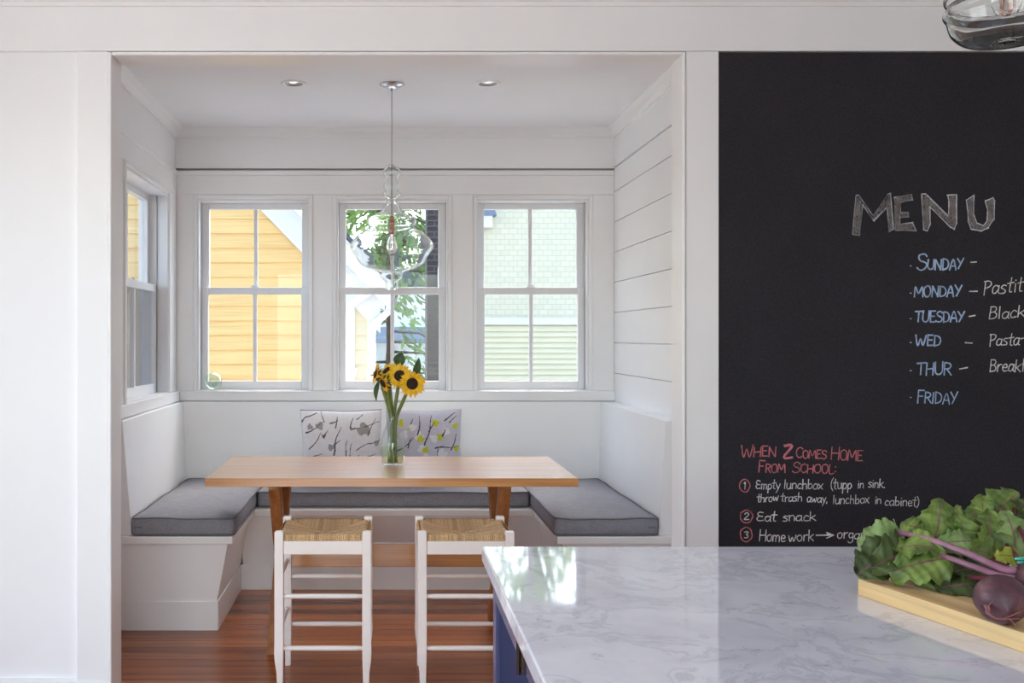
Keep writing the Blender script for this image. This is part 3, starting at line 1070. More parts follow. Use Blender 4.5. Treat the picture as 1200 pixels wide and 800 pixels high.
def pendant_kitchen():
    y = 1.6
    s = y / 1140
    px = (1180 - 452) * s
    root = thing('pendant_lamp', 'small ribbed clear glass pendant lamp above the cutting board', 'pendant lamp', (px, y, CEIL), 0, 'clear glass pendant lamps')
    def z_of(py): return CAM_Z - (py - 8.5 - 395) * s - CEIL
    MB().lathe([(.060, -.001), (.060, -.004), (.050, -.010), (.030, -.019), (.006, -.025), (.006, -.034), (.001, -.035)], 36).build('canopy', M['chrome'], root, smooth=True)
    MB().tube([(0, 0, -.033), (0, 0, z_of(-75))], .0022, 8).build('cord', M['cord'], root, smooth=True)
    MB().lathe([(.006, z_of(-78)), (.013, z_of(-72)), (.013, z_of(-48)), (.017, z_of(-46)), (.017, z_of(-26)), (.012, z_of(-24))], 20).build('socket', M['copper'], root, smooth=True)
    bo = MB().lathe([(.011, z_of(-24)), (.016, z_of(-14)), (.022, z_of(0)), (.022, z_of(14)), (.016, z_of(24)), (.001, z_of(28))], 24).build('bulb', M['blown'], root, smooth=True)
    MB().tube([(-.007, 0, z_of(-22)), (-.008, 0, z_of(16)), (-.004, .002, z_of(20)), (0, 0, z_of(-18)), (.004, .002, z_of(20)), (.008, 0, z_of(16)), (.007, 0, z_of(-22))], .0013, 6).build('filament', M['copper'], bo)
    out = [(-110, 12), (-106, 20), (-96, 24), (-84, 21), (-76, 22), (-64, 36), (-52, 54), (-42, 60), (-34, 60), (-27, 57), (-20, 60), (-12, 64), (-4, 64.5), (3, 65), (8, 62.5), (11.5, 61), (15, 64), (19.5, 66), (23, 65), (26.5, 62.5), (31, 61.5), (37, 60), (43, 57.5), (49, 52.5), (53.5, 47), (56, 40), (57.4, 28), (57.8, 14), (57.9, 1)]
    prof = []
    for i in range(len(out) - 1):
        p0, p1, p2, p3 = [Vector(out[min(max(q, 0), len(out) - 1)]) for q in (i - 1, i, i + 1, i + 2)]
        for t in (0, .33, .66):
            p = .5 * ((2 * p1) + (p2 - p0) * t + (2 * p0 - 5 * p1 + 4 * p2 - p3) * t * t + (3 * p1 - p0 - 3 * p2 + p3) * t ** 3)
            prof.append((max(p.y, .3) * s, z_of(p.x)))
    th = .004
    n = len(prof)
    inner = []
    for i, (r, z) in enumerate(prof):
        a, b = prof[max(i - 1, 0)], prof[min(i + 1, n - 1)]
        d = Vector((b[0] - a[0], b[1] - a[1])).normalized()
        nx, nz = d.y, -d.x
        if nx > 0: nx, nz = -nx, -nz
        inner.append((max(r + nx * th, .0004), z + (abs(nz) * th if i > n * .6 else 0)))
    m = MB()
    ring = prof + list(reversed(inner))
    m.lathe(ring + [ring[0]], 72, cap=False)
    m.build('shade', M['blown'], root, smooth=True, merge=.00005)
pendant_kitchen()

# ------------------------------------------------------------------ island
island = thing('kitchen_island', 'navy blue kitchen island cabinet under the marble countertop', 'island', (.95, .7, 0))
IL = island.location
def ipart(mb, name, mat, bevel=.0015, parent=None, sub=None):
    for v in mb.bm.verts: v.co -= IL
    return mb.build(name, mat, parent or island, bevel=bevel)
IX = .213
ipart(MB().box(IX + .020, 1.68, -.55, 1.925, .0, .8895), 'carcass', M['navy'])
m = MB()
m.box(IX, IX + .022, 1.885, 1.93, 0, .8895)
m.box(IX + .022, 1.70, 1.9255, 1.93, 0, .8895)
ipart(m, 'corner_post', M['navy_frame'])
m = MB()
m.box(IX, IX + .0195, -.55, 1.8845, .826, .8895)
m.box(IX, IX + .0195, -.55, 1.8845, 0, .10)
for ya in (1.23, .53, -.17):
    m.box(IX, IX + .0195, ya, ya + .045, .10, .826)
ipart(m, 'face_frame', M['navy_frame'])
for ya, yb in ((1.278, 1.882), (.578, 1.227), (-.122, .527)):
    d = MB().box(IX + .0075, IX + .0197, ya, yb, .103, .823)
    ipart(d, 'door', M['navy'])
m = MB()
m.box(IX - .004, IX + .001, 1.475, 1.555, .828, .862)
m.tube([(IX - .006, 1.515, .815), (IX - .006, 1.515, .868)], .004, 10)
ipart(m, 'hinge', M['bronze'], .001)
ct = MB().box(.193, 1.75, -.6, 1.954, .89, .92)
for v in ct.bm.verts: v.co -= Vector((.95, .7, .89))
ct = ct.build('countertop', M['marble'], bevel=.0035, seg=3, loc=(.95, .7, .89))
tag(ct, 'polished grey and white veined marble countertop on the navy island', 'countertop')

# ------------------------------------------------------------------ chalkboard and its writing
cb = MB().box(0, 1.95, -.003, .007, -2.2, 0)
cbo = cb.build('chalkboard', M['board'], bevel=.0008, loc=(CB0, WF + .009, CT - .002))
tag(cbo, 'large black chalkboard wall panel with handwritten chalk menu', 'chalkboard')

GL = {
 'S': (.62, [[(.58,.86),(.42,1),(.18,.96),(.08,.78),(.2,.6),(.45,.48),(.58,.28),(.45,.06),(.2,0),(.02,.14)]]),
 'U': (.66, [[(.06,1),(.06,.3),(.18,.03),(.42,.03),(.56,.3),(.58,1)]]),
 'N': (.7, [[(.06,0),(.08,1)],[(.08,1),(.58,.02)],[(.58,0),(.62,1)]]),
 'D': (.66, [[(.08,0),(.08,1)],[(.08,1),(.4,.9),(.58,.55),(.46,.15),(.08,0)]]),
 'A': (.68, [[(.02,0),(.32,1),(.62,0)],[(.12,.36),(.54,.36)]]),
 'Y': (.64, [[(.02,1),(.3,.5)],[(.6,1),(.16,0)]]),
 'M': (.84, [[(.04,0),(.1,1),(.4,.3),(.7,1),(.78,0)]]),
 'O': (.7, [[(.34,1),(.1,.84),(.04,.45),(.16,.08),(.38,0),(.58,.2),(.62,.6),(.5,.92),(.34,1)]]),
 'T': (.66, [[(.0,.97),(.64,1)],[(.32,.98),(.3,0)]]),
 'E': (.56, [[(.08,0),(.08,1)],[(.08,1),(.5,.99)],[(.08,.52),(.42,.53)],[(.08,0),(.52,.02)]]),
 'W': (.9, [[(.02,1),(.22,0),(.42,.7),(.62,0),(.86,1)]]),
 'H': (.68, [[(.06,0),(.06,1)],[(.58,0),(.6,1)],[(.06,.5),(.58,.54)]]),
 'R': (.64, [[(.08,0),(.08,1)],[(.08,1),(.42,.96),(.52,.76),(.4,.55),(.08,.5)],[(.24,.5),(.58,0)]]),
 'F': (.54, [[(.08,0),(.08,1)],[(.08,1),(.5,.99)],[(.08,.54),(.4,.55)]]),
 'I': (.24, [[(.1,0),(.12,1)]]),
 'L': (.52, [[(.08,1),(.08,.02),(.5,.02)]]),
 'C': (.6, [[(.56,.86),(.38,1),(.14,.86),(.04,.5),(.14,.12),(.36,0),(.56,.14)]]),
 'Z': (.66, [[(.04,.98),(.58,1),(.04,.02),(.62,.04)]]),
 'P': (.58, [[(.1,0),(.12,1)],[(.02,.98),(.36,1),(.52,.82),(.42,.58),(.12,.5)]]),
 'B': (.6, [[(.08,0),(.1,1)],[(.1,1),(.4,.96),(.46,.76),(.36,.58),(.1,.54)],[(.36,.56),(.54,.34),(.44,.08),(.08,0)]]),
 'a': (.56, [[(.46,.5),(.24,.58),(.06,.36),(.1,.06),(.3,.04),(.46,.3)],[(.47,.56),(.44,.1),(.54,.0)]]),
 's': (.46, [[(.4,.54),(.2,.6),(.08,.46),(.24,.32),(.38,.18),(.26,.02),(.04,.04)]]),
 't': (.42, [[(.22,1),(.18,.1),(.34,0)],[(.0,.62),(.42,.66)]]),
 'i': (.24, [[(.1,.58),(.1,.0)],[(.1,.82),(.12,.86)]]),
 'o': (.54, [[(.26,.6),(.06,.42),(.08,.12),(.26,0),(.44,.16),(.44,.46),(.26,.6)]]),
 'l': (.24, [[(.1,1),(.1,0)]]),
 'b': (.54, [[(.08,1),(.08,.02)],[(.08,.4),(.3,.58),(.46,.34),(.34,.04),(.08,.06)]]),
 'c': (.48, [[(.42,.5),(.24,.6),(.06,.34),(.14,.04),(.42,.08)]]),
 'k': (.52, [[(.08,1),(.06,0)],[(.44,.6),(.08,.26)],[(.18,.34),(.48,0)]]),
 'e': (.5, [[(.08,.32),(.42,.36),(.34,.58),(.14,.54),(.06,.28),(.18,.02),(.44,.1)]]),
 'r': (.42, [[(.08,.58),(.08,0)],[(.08,.36),(.22,.56),(.38,.56)]]),
 'f': (.42, [[(.4,.94),(.24,1),(.18,.8),(.16,0)],[(.02,.56),(.36,.58)]]),
 'p': (.54, [[(.08,.58),(.06,-.4)],[(.08,.44),(.3,.6),(.46,.34),(.3,.04),(.08,.1)]]),
 'm': (.74, [[(.06,.56),(.06,0)],[(.06,.4),(.2,.58),(.32,.5),(.33,0)],[(.33,.4),(.48,.58),(.62,.48),(.64,0)]]),
 'y': (.5, [[(.04,.58),(.22,.1)],[(.46,.6),(.2,-.1),(.04,-.4)]]),
 'u': (.54, [[(.06,.58),(.08,.12),(.24,0),(.42,.16),(.44,.58)],[(.44,.4),(.48,0)]]),
 'n': (.54, [[(.06,.58),(.06,0)],[(.06,.38),(.24,.58),(.42,.46),(.44,0)]]),
 'h': (.54, [[(.08,1),(.06,0)],[(.06,.38),(.24,.56),(.42,.44),(.44,0)]]),
 'x': (.5, [[(.02,.58),(.44,0)],[(.44,.6),(.04,0)]]),
 'w': (.68, [[(.02,.58),(.16,.02),(.32,.46),(.46,.02),(.62,.6)]]),
 'd': (.54, [[(.44,1),(.44,.0)],[(.44,.42),(.24,.58),(.06,.32),(.18,.02),(.44,.12)]]),
 'g': (.52, [[(.42,.5),(.2,.58),(.06,.34),(.18,.1),(.4,.2)],[(.44,.58),(.4,-.2),(.2,-.4),(.02,-.26)]]),
 'G': (.6, [[(.5,.9),(.2,.98),(.06,.74),(.2,.54),(.44,.52)],[(.2,.54),(.04,.3),(.18,.03),(.54,.1)]]),   # round-backed capital E
 '(': (.3, [[(.26,1.1),(.08,.7),(.08,.2),(.24,-.2)]]),
 ')': (.3, [[(.04,1.1),(.2,.7),(.2,.2),(.02,-.2)]]),
 '.': (.2, [[(.06,.02),(.1,.05)]]),
 ',': (.2, [[(.1,.06),(.04,-.14)]]),
 ':': (.26, [[(.1,.7),(.12,.76)],[(.1,.16),(.12,.22)]]),
 '-': (.5, [[(.04,.42),(.42,.46)]]),
 ' ': (.36, []),
 '1': (.3, [[(.06,.8),(.16,1),(.16,0)]]),
 '2': (.54, [[(.06,.78),(.22,1),(.44,.86),(.38,.55),(.06,.04),(.5,.04)]]),
 '3': (.5, [[(.06,.9),(.3,1),(.42,.8),(.22,.56),(.44,.34),(.34,.04),(.06,.06)]]),
}
PXM = 1 / 330.3                 # board units: one unit is about 3 mm on the board
def bp_(u, v, lift=.0006):
    """board coordinates (u to the right, v down; origin 452 units left of and 395 units above eye level) -> local point"""
    return Vector(((u - 452) * PXM - CB0, -.003 - lift, CAM_Z - (v - 395) * PXM - (CT - .002)))
class Chalk:
    def __init__(self, seed):
        self.m = MB()
        self.r = random.Random(seed)
        self.k = 0
    def stroke(self, pts, w):
        pts = [Vector(p) for p in pts]
        # densify with slight curvature
        out = []
        for i in range(len(pts) - 1):
            p0, p1, p2, p3 = [pts[min(max(q, 0), len(pts) - 1)] for q in (i - 1, i, i + 1, i + 2)]
            n = 1 if len(pts) == 2 else 4
            for t in [q / n for q in range(n)]:
                out.append(.5 * ((2 * p1) + (p2 - p0) * t + (2 * p0 - 5 * p1 + 4 * p2 - p3) * t * t + (3 * p1 - p0 - 3 * p2 + p3) * t ** 3))
        out.append(pts[-1])
        self.k += 1
        lift = .0004 + .00006 * (self.k % 12)
        L, Rr = [], []
        for i, p in enumerate(out):
            d = (out[min(i + 1, len(out) - 1)] - out[max(i - 1, 0)])
            if d.length < 1e-6: d = Vector((1, 0))
            d.normalize()
            nrm = Vector((-d.y, d.x))
            ww = w * .5 * self.r.uniform(.75, 1.2)
            e = d * (w * .35) * (-1 if i == 0 else (1 if i == len(out) - 1 else 0))
            L.append(bp_(*(p + nrm * ww + e), lift))
            Rr.append(bp_(*(p - nrm * ww + e), lift))
        lv = [self.m.bm.verts.new(p) for p in L]
        rv = [self.m.bm.verts.new(p) for p in Rr]
        for i in range(len(lv) - 1):
            self.m.bm.faces.new((lv[i], lv[i + 1], rv[i + 1], rv[i]))
    def text(self, s, u0, v0, u1, v1, h, w, caps=None, slant=.06):
        """fit s between u0..u1; baseline runs from v0 to v1; h cap height; caps = smaller height for all but word-first letters"""
        tot = 0
        prev = ' '
        for ch in s:
            sc = 1.0 if (caps is None or prev == ' ') else caps
            tot += GL[ch][0] * sc
            prev = ch
        f = (u1 - u0) / tot
        u = u0
        prev = ' '
        for ch in s:
            adv, strokes = GL[ch]
            sc = 1.0 if (caps is None or prev == ' ') else caps
            hh = h * sc * self.r.uniform(.95, 1.05)
            dv = self.r.uniform(-.04, .04) * h
            for st_ in strokes:
                pts = []
                for x, y in st_:
                    x += self.r.uniform(-.02, .02)
                    y += self.r.uniform(-.02, .02)
                    uu = u + x * f * sc + slant * y * hh
                    vb = v0 + (v1 - v0) * (uu - u0) / max(1e-6, (u1 - u0))
                    pts.append((uu, vb + dv - y * hh))
                self.stroke(pts, w)
            u += adv * f * sc
            prev = ch
    def ring(self, u, v, r, w, n=14, sq=1.0):
        pts = []
        for k in range(n + 2):
            a = 2 * PI * k / n - 1.2
            rr = r * self.r.uniform(.94, 1.06)
            pts.append((u + rr * math.cos(a), v + rr * sq * math.sin(a)))
        self.stroke(pts, w)
    def done(self, name, mat, label=None):
        o = self.m.build(name, mat, cbo, recalc=False)
        for p in o.data.polygons: pass
        if label: o['label'] = label
        return o

# MENU: hollow block capitals, outlined several times and rubbed grey inside
menu_shapes = {
 'M': [[(1000.5,274),(1005,228.5),(1007.5,228),(1024.5,251.5),(1042,227),(1045,226),(1048.5,268),(1043,271),(1041,243),(1025,258.5),(1012.5,239),(1008.5,275.5),(1000.5,274)]],
 'E': [[(1049.5,231),(1070,227.5),(1071,234),(1057,237),(1056.5,248.5),(1066,248),(1066,253.5),(1056,254),(1055.5,263),(1071,260.5),(1075,270),(1051,269.5),(1049.5,231)]],
 'N': [[(1082,227.5),(1086.5,226.5),(1113,253),(1114,234),(1112,228.5),(1122.5,227.5),(1122.5,262),(1120,268.5),(1116,266),(1091,241.5),(1091.5,262),(1088,270.5),(1084,268),(1082,227.5)]],
 'U': [[(1134.5,234),(1143,228.5),(1143,252),(1147,261),(1154,264),(1158,259),(1159.5,246),(1156.5,235),(1165,231),(1167.5,236),(1166.5,257),(1160,266.5),(1152,270),(1140,268),(1136.5,260),(1136,246),(1134.5,234)]],
}
def in_poly(x, y, poly):
    c = False
    for (x0, y0), (x1, y1) in zip(poly, poly[1:]):
        if (y0 > y) != (y1 > y) and x < (x1 - x0) * (y - y0) / (y1 - y0) + x0: c = not c
    return c
fill = Chalk(5)
for polys in menu_shapes.values():
    for poly in polys:
        xs = [p[0] for p in poly]; ys = [p[1] for p in poly]
        for q in range(1500):
            x, y = fill.r.uniform(min(xs), max(xs)), fill.r.uniform(min(ys), max(ys))
            dx, dy = fill.r.uniform(-1.0, 1.0), fill.r.uniform(2, 5)
            if in_poly(x, y, poly) and in_poly(x + dx, y + dy, poly):
                fill.stroke([(x, y), (x + dx, y + dy)], fill.r.uniform(.4, 1.0))
fill.done('lettering', M['chalk_grey'], 'rubbed grey filling of the capitals MENU')
ch = Chalk(6)
for polys in menu_shapes.values():
    for poly in polys:
        for rep in range(3):
            for a, b in zip(poly, poly[1:]):
                jx = lambda: ch.r.uniform(-.7, .7)
                ch.stroke([(a[0] + jx(), a[1] + jx()), (b[0] + jx(), b[1] + jx())], .75)
ch.done('lettering', M['chalk_menu'], 'large outlined chalk capitals MENU')

def row(seed, mat, label, texts=(), strokes=(), rings=()):
    """one part per word, dash, dot, ring or tick"""
    k = 0
    merged = {}
    for a in texts:
        merged.setdefault(a[0], []).append(a)
    for word, reps in merged.items():
        c = Chalk(seed * 31 + k); k += 1
        for a in reps:
            c.text(*a[:7], **(a[7] if len(a) > 7 else {}))
        c.done('lettering', M[mat], label)
    for group in strokes:
        c = Chalk(seed * 31 + k); k += 1
        for pts, wd in (group if isinstance(group, list) and isinstance(group[0], tuple) and isinstance(group[0][0], list) else [group]):
            c.stroke(pts, wd)
        c.done('chalk_mark', M[mat], label)
    for a in rings:
        c = Chalk(seed * 31 + k); k += 1
        c.ring(*a)
        c.done('chalk_ring', M[mat], label)
def dot(v): return [([(1068.3, v), (1069.5, v + .4)], 1.3)]
B_ = 'chalk_blue'
row(11, B_, 'pale blue chalk', [('SUNDAY', 1076, 316, 1131, 315, 18.5, 1.75, {'caps': .66})], dot(311))
row(12, B_, 'pale blue chalk', [('MONDAY', 1072.5, 347, 1128.5, 347, 12.5, 1.75)], dot(343))
row(13, B_, 'pale blue chalk', [('TUESDAY', 1073.5, 377, 1132, 377, 12.5, 1.7)], dot(373))
row(14, B_, 'pale blue chalk', [('WED', 1074, 405, 1105, 405, 12.5, 1.8)], dot(401))
row(15, B_, 'pale blue chalk', [('THUR', 1075.5, 439.5, 1117, 439, 14.5, 1.7)], dot(434))
row(16, B_, 'pale blue chalk', [('FRIDAY', 1076, 472.5, 1124, 473.5, 15, 1.5, {'caps': .88})], dot(465.5))
W_ = 'chalk_white'
sl = {'slant': .1}
row(20, W_, 'white chalk', strokes=[([(1139.5, 307), (1146, 306.6)], 1.5)])
row(21, W_, 'white chalk', [('Pastit', 1153, 345.5, 1201, 341, 16.5, 1.25, sl)], [([(1138, 341.2), (1147, 341)], 1.5)])
row(22, W_, 'white chalk', [('Black', 1160, 374, 1203, 371, 14, 1.25, sl)], [([(1137.5, 370.6), (1144.5, 369.4)], 1.5)])
row(23, W_, 'white chalk', [('Pasta-', 1160.5, 406, 1204, 403, 14, 1.25, sl)], [([(1133, 401.4), (1141, 401.9)], 1.5)])
row(24, W_, 'white chalk', [('Breakf', 1161, 435.5, 1204, 435, 14.5, 1.25, sl)], [([(1126.5, 432.3), (1135.5, 430.6)], 1.5)])
P_ = 'chalk_pink'
row(30, P_, 'pink chalk', [('WHEN', 869, 536, 911, 534.5, 13.5, 1.35, {'caps': .86}), ('Z', 918.5, 536.3, 930, 536.5, 14, 1.7), ('Z', 919, 536.3, 930.4, 536.5, 14, 1.7), ('Z', 919.5, 536.3, 930.8, 536.5, 14, 1.7),
    ('COMES', 934, 536.5, 970, 538, 12, 1.3, {'caps': .82}), ('HOME', 974.5, 539, 1012.5, 540.5, 15, 1.35, {'caps': .8})])
row(31, P_, 'pink chalk', [('FROM', 889.5, 553.5, 921.5, 554, 13.5, 1.4, {'caps': .72}), ('SCHOOL:', 929.5, 554, 982, 555, 12.5, 1.35, {'caps': .8})])
row(32, P_, 'pink chalk', rings=[(873.6, 569.3, 6.1, 1.4, 14, 1.18)])
row(33, P_, 'pink chalk', rings=[(875.8, 605.6, 7.3, 1.4)])
row(34, P_, 'pink chalk', rings=[(875.6, 626.6, 6.9, 1.4, 14, 1.2)])
row(40, W_, 'white chalk', [('1', 872, 573.5, 876, 573.5, 8, 1.2), ('Gmpty', 886.5, 573, 915.5, 573.5, 10, 1.1), ('lunchbox', 919.5, 573, 966, 573.5, 11, 1.1),
    ('(tupp', 974.5, 573, 1000, 573, 11.5, 1.1), ('in', 1006.5, 572, 1014, 572, 10, 1.1), ('sink.', 1018.5, 571.5, 1039, 572, 10, 1.1)])
row(41, W_, 'white chalk', [('throw', 888, 588.5, 913.5, 587.5, 9.5, 1.05), ('trash', 916, 588, 941.5, 587.5, 9.5, 1.05), ('away,', 946.5, 588.5, 971.5, 589, 10, 1.05),
    ('lunchbox', 977, 591, 1020.5, 590, 10.5, .95), ('in', 1026.5, 590.5, 1034.5, 590.5, 9.5, 1.05), ('cabinet)', 1038, 592.5, 1079, 594, 10.5, 1.0)])
row(42, W_, 'white chalk', [('2', 872.8, 609.5, 879, 609.5, 8, 1.2), ('Gat', 887.5, 610.5, 911.5, 611, 11, 1.25), ('snack', 918, 611, 957.5, 610.5, 10.5, 1.25)])
row(43, W_, 'white chalk', [('3', 872.8, 630.5, 878.5, 630.5, 7.5, 1.2), ('Home', 890.5, 634, 922, 635, 13, 1.2), ('work', 925, 635, 955, 634.5, 12.5, 1.2), ('organ', 982, 631.5, 1017, 632, 11.5, 1.1)],
    [[([(958, 627.6), (974, 627.4)], 1.7), ([(970, 624.2), (978, 627.5)], 1.4), ([(970, 631), (978, 627.5)], 1.4), ([(971, 626.2), (977, 627.5)], 2.0)]])
row(44, W_, 'white chalk', strokes=[([(1048.5, 608.5), (1051, 614)], .9)])

# ------------------------------------------------------------------ cutting board, beets
BA = Vector((.769, 1.585))                      # its corner nearest the left
bu = Vector((.265, -.964)).normalized()         # along the long side, towards the camera
bv = Vector((-bu.y, bu.x))
bang = math.atan2(bu.y, bu.x)
bc = BA + bu * .225 + bv * .165
brd = thing('cutting_board', 'pale maple cutting board on the marble under the beets', 'cutting board', (bc.x, bc.y, .9202), bang + PI / 2)
m = MB()
for k in range(7):
    a = -.165 + .33 * k / 7
    m.box(a + (.0002 if k else 0), -.165 + .33 * (k + 1) / 7 - .0002, -.225, .225, 0, .0265)
m.build('board', M['maple'], brd, bevel=.0014)

def at(px, py, y):
    """world point seen at (px, py) when it stands at distance y"""
    return Vector(((px - 452) * y / 1140, y, CAM_Z - (py - 395) * y / 1140))

LEAF_A, LEAF_B = lin((96, 124, 54)), lin((138, 162, 92))
def leaf(parent, base, tip, width, nrm, seed, tone=0.0, curl=0.3, ruffle=1.0, hue=None, droop=0.0):
    """one beet leaf blade from its stalk end to its tip, lying across nrm, with ruffled rim and purple midrib"""
    rnd = random.Random(seed)
    base, tip = Vector(base), Vector(tip)
    ax = tip - base
    ln = ax.length
    ax.normalize()
    nrm = Vector(nrm)
    nrm = (nrm - ax * nrm.dot(ax)).normalized()
    sd = ax.cross(nrm).normalized()
    p = [rnd.uniform(0, 6.28) for _ in range(8)]
    veins = 6
    def shape(u):
        # blade half-width, widest below the middle with a blunt tip and a lobed base
        return width * (math.sin(PI * min(1, u ** .72 * .93 + .05)) ** .62) * (1 + .06 * math.sin(u * 23 + p[6]))
    def fn(u, v):
        t = v * 2 - 1
        hw = shape(u)
        rim = abs(t) ** 2
        wob = 1 + .08 * math.sin(u * 16 + p[0] + t * 3) * rim + .05 * math.sin(u * 37 + p[7] * t) * rim + .03 * math.sin(u * 83 + p[6]) * rim
        x = t * hw * wob
        ph_ = p[1] if t > 0 else p[2]
        ruf = ruffle * ln * (.085 * rim * math.sin(u * 9 + ph_) + .05 * rim * math.sin(u * 19 + ph_ * 2.3) + .02 * rim * math.sin(u * 41 + ph_))
        puck = ruffle * ln * (.007 * math.sin(u * veins * 6.28 + abs(t) * 5 + p[3]) * (1 - rim) + .016 * math.sin(u * 9 + p[3]) * math.sin(t * 4 + p[5]))
        z = curl * hw * (abs(t) ** 1.5) * (1 if curl >= 0 else 1) + ruf + puck + ln * .10 * math.sin(u * PI + p[3] * .1) - droop * ln * u * u
        q_ = base + ax * (u * ln) + sd * x + nrm * z
        q_.z = max(q_.z, BZ + .0015 - parent.location.z)
        return tuple(q_)
    ca = hue[0] if hue else LEAF_A
    cb_ = hue[1] if hue else LEAF_B
    rib = lin((132, 72, 92))
    def cf(u, v):
        t = v * 2 - 1
        f = .5 + .5 * math.sin(u * veins * 6.28 + abs(t) * 4)
        f = .12 * f + .5 * (.5 + .5 * math.sin(u * 5 + p[4] + t * 2)) + .3 * (.5 + .5 * math.sin(u * 17 + t * 11 + p[5]) * math.sin(t * 9 + p[0]))
        f = min(1, max(0, f + tone))
        c = [ca[i] + (cb_[i] - ca[i]) * f for i in range(3)]
        wr = .045 * (1 - u * .8)
        k = max(0, 1 - abs(t) / wr) if abs(t) < wr else 0
        # side veins
        q = abs(((u * veins + abs(t) * .62 + .25) % 1.0) - .5)
        sv = max(0, 1 - q / .05) * .22 * (1 - abs(t))
        k = max(k, sv)
        return tuple(c[i] + (rib[i] - c[i]) * k for i in range(3)) + (1,)
    return MB().grid(44, 27, fn, cf).build('leaf', M['beet_leaf'], parent, smooth=True, recalc=False, solid=.0006)

def blend(a, b, t): return a + (b - a) * t
def local(root, pts): return [Vector(q) - root.location for q in pts]

def stalk(root, pts, r0, r1, mat, name='stalk'):
    # pts in world; smooth through the points
    q = [Vector(x) for x in pts]
    out = []
    for i in range(len(q) - 1):
        p0, p1, p2, p3 = [q[min(max(k, 0), len(q) - 1)] for k in (i - 1, i, i + 1, i + 2)]
        for t in (0, .25, .5, .75):
            out.append(.5 * ((2 * p1) + (p2 - p0) * t + (2 * p0 - 5 * p1 + 4 * p2 - p3) * t * t + (3 * p1 - p0 - 3 * p2 + p3) * t ** 3))
    out.append(q[-1])
    n = len(out)
    return MB().tube(local(root, out), [r0 + (r1 - r0) * i / (n - 1) for i in range(n)], 10).build(name, mat, root, smooth=True)

BZ = .9202 + .0265
def beet_body(root, c, r, axis, seed, root_dir=None):
    """round beet, crown end along axis, tapering to a tail at the other end"""
    axis = Vector(axis).normalized()
    q = axis.to_track_quat('Z', 'Y')
    rnd = random.Random(seed)
    prof = []
    for k in range(29):
        a = PI * k / 28
        rr = r * math.sin(a) ** .92
        z = -r * math.cos(a) * .98
        if k < 5:
            rr = max(rr * (.55 + .09 * k), r * .05)
            z -= r * .10 * (1 - k / 5)
        if k > 24:
            rr = max(rr, r * .22 * (28 - k) / 4 + r * .1)
        prof.append((max(rr, .0015), z))
    m = MB()
    rings = []
    for i, (rr, z) in enumerate(prof):
        ring = []
        for k in range(40):
            t = 2 * PI * k / 40
            wv = 1 + .02 * math.sin(3 * t + 1 + z * 60) + .012 * math.sin(7 * t + z * 140 + seed)
            v = Vector((rr * math.cos(t) * wv, rr * math.sin(t) * wv, z))
            ring.append(tuple(q @ v + Vector(c) - root.location))
        rings.append(ring)
    m.loft(rings)
    return m.build('bulb', M['beet'], root, smooth=True)

